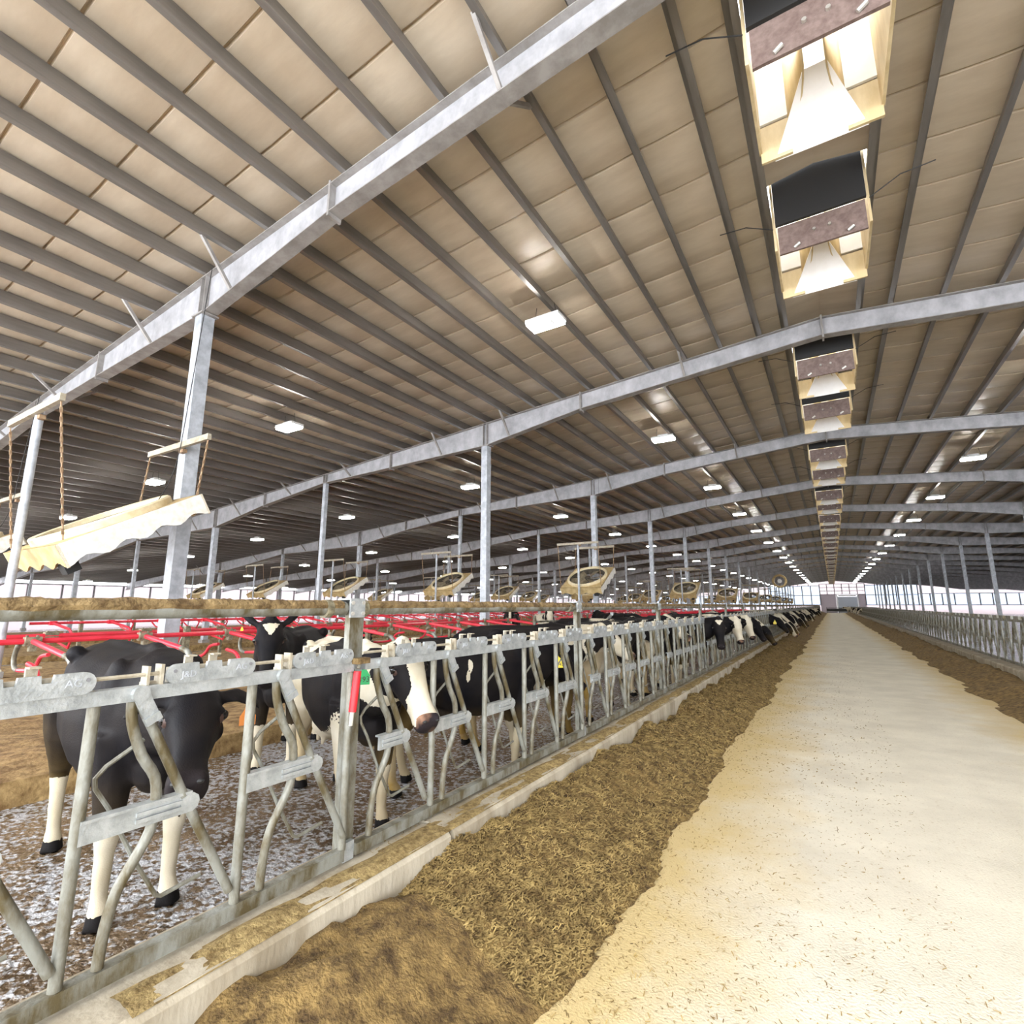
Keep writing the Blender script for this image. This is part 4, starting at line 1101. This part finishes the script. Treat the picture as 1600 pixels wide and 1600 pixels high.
wcow('mostly black cow standing behind the fourth fence panel', (-3.6, 14.0, 1.25), (.4, .8, -.45), 88, 1.32, seed=17.9, white=.15, face='black', vox=.03)
# --- heads through the fence over the kerb
FD = [('black cow with a small white star, head through the fence above the kerb', 11.35, 1.33, (.14, -.55, -.82), 'heart', .05, (), -8, 1.0),
      ('white faced cow with black ears, beside the star faced cow', 13.45, 1.30, (.28, -.50, -.82), 'white', .55, (), -5, 1.0),
      ('white headed cow with a black eye patch and green ear tag at the fence', 15.25, 1.30, (.34, -.46, -.82), 'white', .75, ((-1, 'green', None, 1.5),), -5, 1.0),
      ('black cow with a yellow ear tag, muzzle over the kerb', 17.0, 1.14, (.48, -.38, -.79), 'black', .1, ((-1, 'yellow', None, 1.7),), 0, 1.0),
      ('low black head with a large yellow ear tag behind the kerb', 19.6, .86, (.55, -.3, -.78), 'black', .2, ((-1, 'yellow', None, 2.2),), 0, 1.0)]
for i, (lab, y, z, d, face, wh, tg, hdg, sc_) in enumerate(FD):
    wcow(lab, (-2.02, y, z), d, hdg, 1.40, seed=30 + i * 2.3, white=wh, face=face, vox=.024, tags=tg, scale=sc_)
HY = [24.0, 26.2, 28.1, 31.0, 33.6, 36.4, 39.5, 42.8, 46.6, 51, 56, 62, 69, 77, 87, 99]
DESC = ['black', 'brown and white necked', 'black and white', 'white blazed black', 'dark', 'black and white patched', 'black', 'white patched']
FC = ['black', 'wide', 'half', 'blaze', 'black', 'half', 'black', 'wide']; WHT = [.05, .5, .55, .25, .1, .45, .08, .6]
for i, y in enumerate(HY):
    low = (i % 4) in (1, 2); k = i % 8
    wcow(f'{DESC[k]} cow eating past the kerb, {ordn(i + 1)} of the far feeding row', (-1.78 if low else -1.95, y, .78 if low else 1.06 - .05 * (i % 3)), (.62, -.15, -.77), [-6, 0, 5, -3][i % 4], 1.42,
         seed=50 + i * 1.7, white=WHT[k], face=FC[k], vox=.03 if i < 6 else .045, group='far feeding cows', tags=((-1, 'yellow', None, 1.6),) if i in (0, 4) else ())
# --- cows in and behind the stalls
BK = [('black cow resting among the red dividers behind the heart faced cow', (-9.6, 8.9, .98), -35, .3, 'blaze'),
      ('white and black cow among the stalls, left of the second post', (-9.9, 7.2, 1.02), -55, .7, 'half'),
      ('black cow behind the grey crossover gate', (-9.3, 15.0, 1.42), -60, .12, 'blaze'),
      ('white faced cow peering over the fence beside the second post', (-7.4, 14.2, 1.52), -55, .6, 'white'),
      ('black cow walking in the crossover, right of the second post', (-7.1, 17.3, 1.40), 150, .12, 'blaze'),
      ('black cow standing in the alley behind the fourth post', (-5.2, 20.5, 1.30), 100, .2, 'black'),
      ('brown backed cow in the alley, far behind the fifth post', (-4.9, 27.0, 1.25), 95, .35, 'half')]
for i, (lab, p, hdg, wh, fc) in enumerate(BK):
    h = R(hdg); wcow(lab, p, (math.cos(h) * .75, math.sin(h) * .75, -.66), hdg, 1.28, z0=.02 if p[2] > 1.2 else -.35, seed=80 + i * 3.3, white=wh, face=fc, vox=.034)
# --- across the lane and at the far gate
for i, (x, y, hdg) in enumerate(((RX + 1.95, 84, 180), (RX + 1.9, 92, 176), (RX + 1.95, 101, 184), (RX + 1.9, 112, 180))):
    wcow(f'cow eating on the right side of the lane, {ordn(i + 1)} from the front', (x, y, .95), (-.62, -.2, -.76), hdg, 1.42, seed=110 + i * 2.1, white=[.4, .1, .6, .3][i], face='half', vox=.05, group='right feeding cows')
for i, (x, y, hdg) in enumerate(((3.3, YEND - 9, 200), (4.8, YEND - 8, 170))):
    wcow(['pale cow crossing the lane beside the dark far gate', 'white and black cow crossing the lane at the far right'][i], (x - 1.2, y, 1.3), (-.8, 0, -.5), hdg, 1.3, seed=130 + i * 5, white=[.9, .6][i], face='white', vox=.05)

bpy.data.scenes.remove(TMP)
